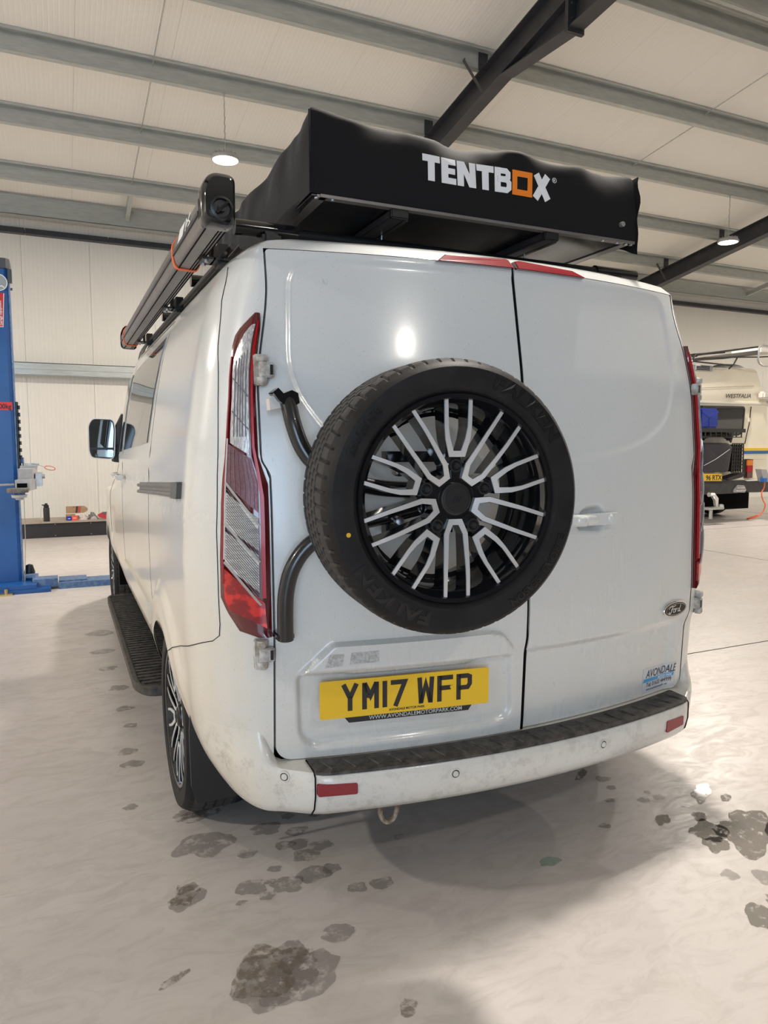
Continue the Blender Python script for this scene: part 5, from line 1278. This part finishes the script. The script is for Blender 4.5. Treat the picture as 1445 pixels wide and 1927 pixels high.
g = G(); g.cyl((9.35, CY - .33, 1.47), (9.35, CY - .12, 1.47), .0, 4) if False else None
g.tube([(9.35 + .34 * math.cos(a), CY - .2, 1.46 + .10 * math.sin(a)) for a in np.linspace(.1, math.pi - .1, 14)], .055, 10)
tag(g.build('spare_tyre', M_rubber, camper, True), label='spare tyre behind the bag')
gr = empty('storage_grille', (9.96, CY - .25, .87), camper)
g = G()
g.strip([(9.83, .88), (10.12, .87), (10.10, 1.385), (9.83, 1.385)], .018, .24, .255, rear, True)
for z in np.linspace(.95, 1.32, 7): g.box(9.83, 10.11, CY - .255, CY - .24, z - .008, z + .008)
for x in np.linspace(9.88, 10.06, 4): g.box(x - .008, x + .008, CY - .255, CY - .24, .88, 1.385)
g.build('grille_bars', M_black, gr); g = G(); g.box(9.85, 10.09, CY - .22, CY - .05, .89, 1.37); g.build('grille_box', M_black, gr)
# roof rack, vent, dome and side awning
rk = empty('roof_rack', (9.6, 11, 2.7), camper)
g = G()
for y in (CY - .10,):
    g.tube([(8.68, y, 2.70), (8.74, y, 2.86), (8.79, y, 2.915), (9.0, y, 2.935), (10.30, y, 3.12)], .016, 6); g.tube([(8.72, y, 2.80), (9.6, y, 2.90), (10.33, y, 2.94), (10.7, y, 2.97)], .013, 6); g.tube([(8.72, y, 2.79), (9.68, y, 2.76)], .014, 6); g.tube([(9.80, y, 2.91), (9.70, y, 2.77), (9.60, y, 2.70)], .013, 6)
for x, z in ((8.79, 2.915), (10.30, 3.12)): g.tube([(x, CY - .1, z), (x, CY + 3.2, z)], .015, 6)
for y in np.linspace(CY + .6, CY + 3.2, 5): g.tube([(8.79, y, 2.93), (10.3, y, 3.10)], .013, 6)
g.build('rack_tube', M_black, rk, True)
g = G(); g.add([(8.98, CY - .05, 2.89), (10.28, CY - .05, 3.07), (10.28, CY + .7, 3.07), (8.98, CY + .7, 2.89)] + [(8.98, CY - .05, 2.875), (10.28, CY - .05, 2.99), (10.28, CY + .7, 2.99), (8.98, CY + .7, 2.875)], [(0, 1, 2, 3), (4, 5, 6, 7), (0, 1, 5, 4), (1, 2, 6, 5), (2, 3, 7, 6), (3, 0, 4, 7)]); g.build('rack_deck', mat('grey_board', (.10, .09, .08), .8), rk)
g = G(); g.tube([(10.8, CY - .16, 3.13), (10.42, CY - .16, 3.145), (10.345, CY - .16, 3.10), (10.33, CY - .16, 2.88), (10.37, CY - .16, 2.82), (10.45, CY - .16, 2.785), (10.8, CY - .16, 2.775)], .018, 8); g.build('ladder_top', M_steel, rk, True)
g = G(); g.box(10.36, 10.8, CY - .12, CY + .5, 3.03, 3.11); g.build('side_light_box', M_white2, rk)
lump('roof_dome', (9.95, CY + .35, 2.735), .36, .3, .11, M_white2, 'white domed roof hatch', 'hatch', 2, .04); dome = COL.objects[-1]
for k in ('category',): del dome[k]
wl = WLOC[dome.name]; dome.parent = camper; dome.location = wl - WLOC[camper.name]
g = G(); g.box(8.86, 9.28, CY + .05, CY + .5, 2.66, 2.76, None, .01); vb = g.build('air_vent', M_armg, camper)
for k in range(3): g = G(); g.box(8.88, 9.20, CY + .046, CY + .052, 2.675 + k * .027, 2.688 + k * .027); g.build('vent_slot', M_void, vb)
g = G(); g.box(10.40, 10.80, CY - .12, CY + .02, 2.20, 2.335, None, .03); g.build('rear_marker', M_white2, camper, True)
g = G(); g.prism([(10.45, .93), (10.53, .72), (10.68, .76), (10.60, .92)], .24, .36, rear); g.box(10.5, 10.62, CY - .40, CY - .3, .70, .76); g.build('socket_box', M_armg, camper)
g = G(); g.box(10.53, 10.64, CY - .42, CY - .34, .70, .77, None, .01); tag(g.build('plug', mat('blue_plug', (.03, .15, .5), .4), camper), label='blue mains plug')
cord = [(10.60, CY - .38, .70), (10.585, CY - .38, .60), (10.53, CY - .38, .50), (10.57, CY - .38, .38), (10.64, CY - .38, .28), (10.60, CY - .36, .15), (10.52, CY - .3, .06), (10.55, CY - .1, .011), (10.9, CY + .1, .011), (11.4, CY + .3, .011)]
g = G(); g.tube(smoothp(cord), .010, 8); tag(g.build('extension_cord', M_strap, None, True), label='orange extension cord hanging from the cream camper to the floor', cat='cord')
# the things carried behind the camper sit forward of its tail: set each to its own place across the tail
for o in COL.objects:
    p = o.parent; dx = 0
    if o.name in ('water_can', 'storage_bag'): dx = -.31
    elif p is camper:
        nm = o.name.split('.')[0]
        dx = {'rear_shelf': -.30, 'spare_tyre': -.22, 'storage_grille': -.33, 'number_plate': -.34, 'swing_carrier': -.28, 'socket_box': -.34, 'plug': -.42, 'fog_lamp': -.25, 'tow_hitch': -.40}.get(nm, 0)
    elif p is rk: dx = {'rack_tube': -.10, 'ladder_top': -.18, 'side_light_box': -.10}.get(o.name.split('.')[0], 0)
    elif o.name == 'extension_cord': dx = -.40
    if dx: o.location.x += dx
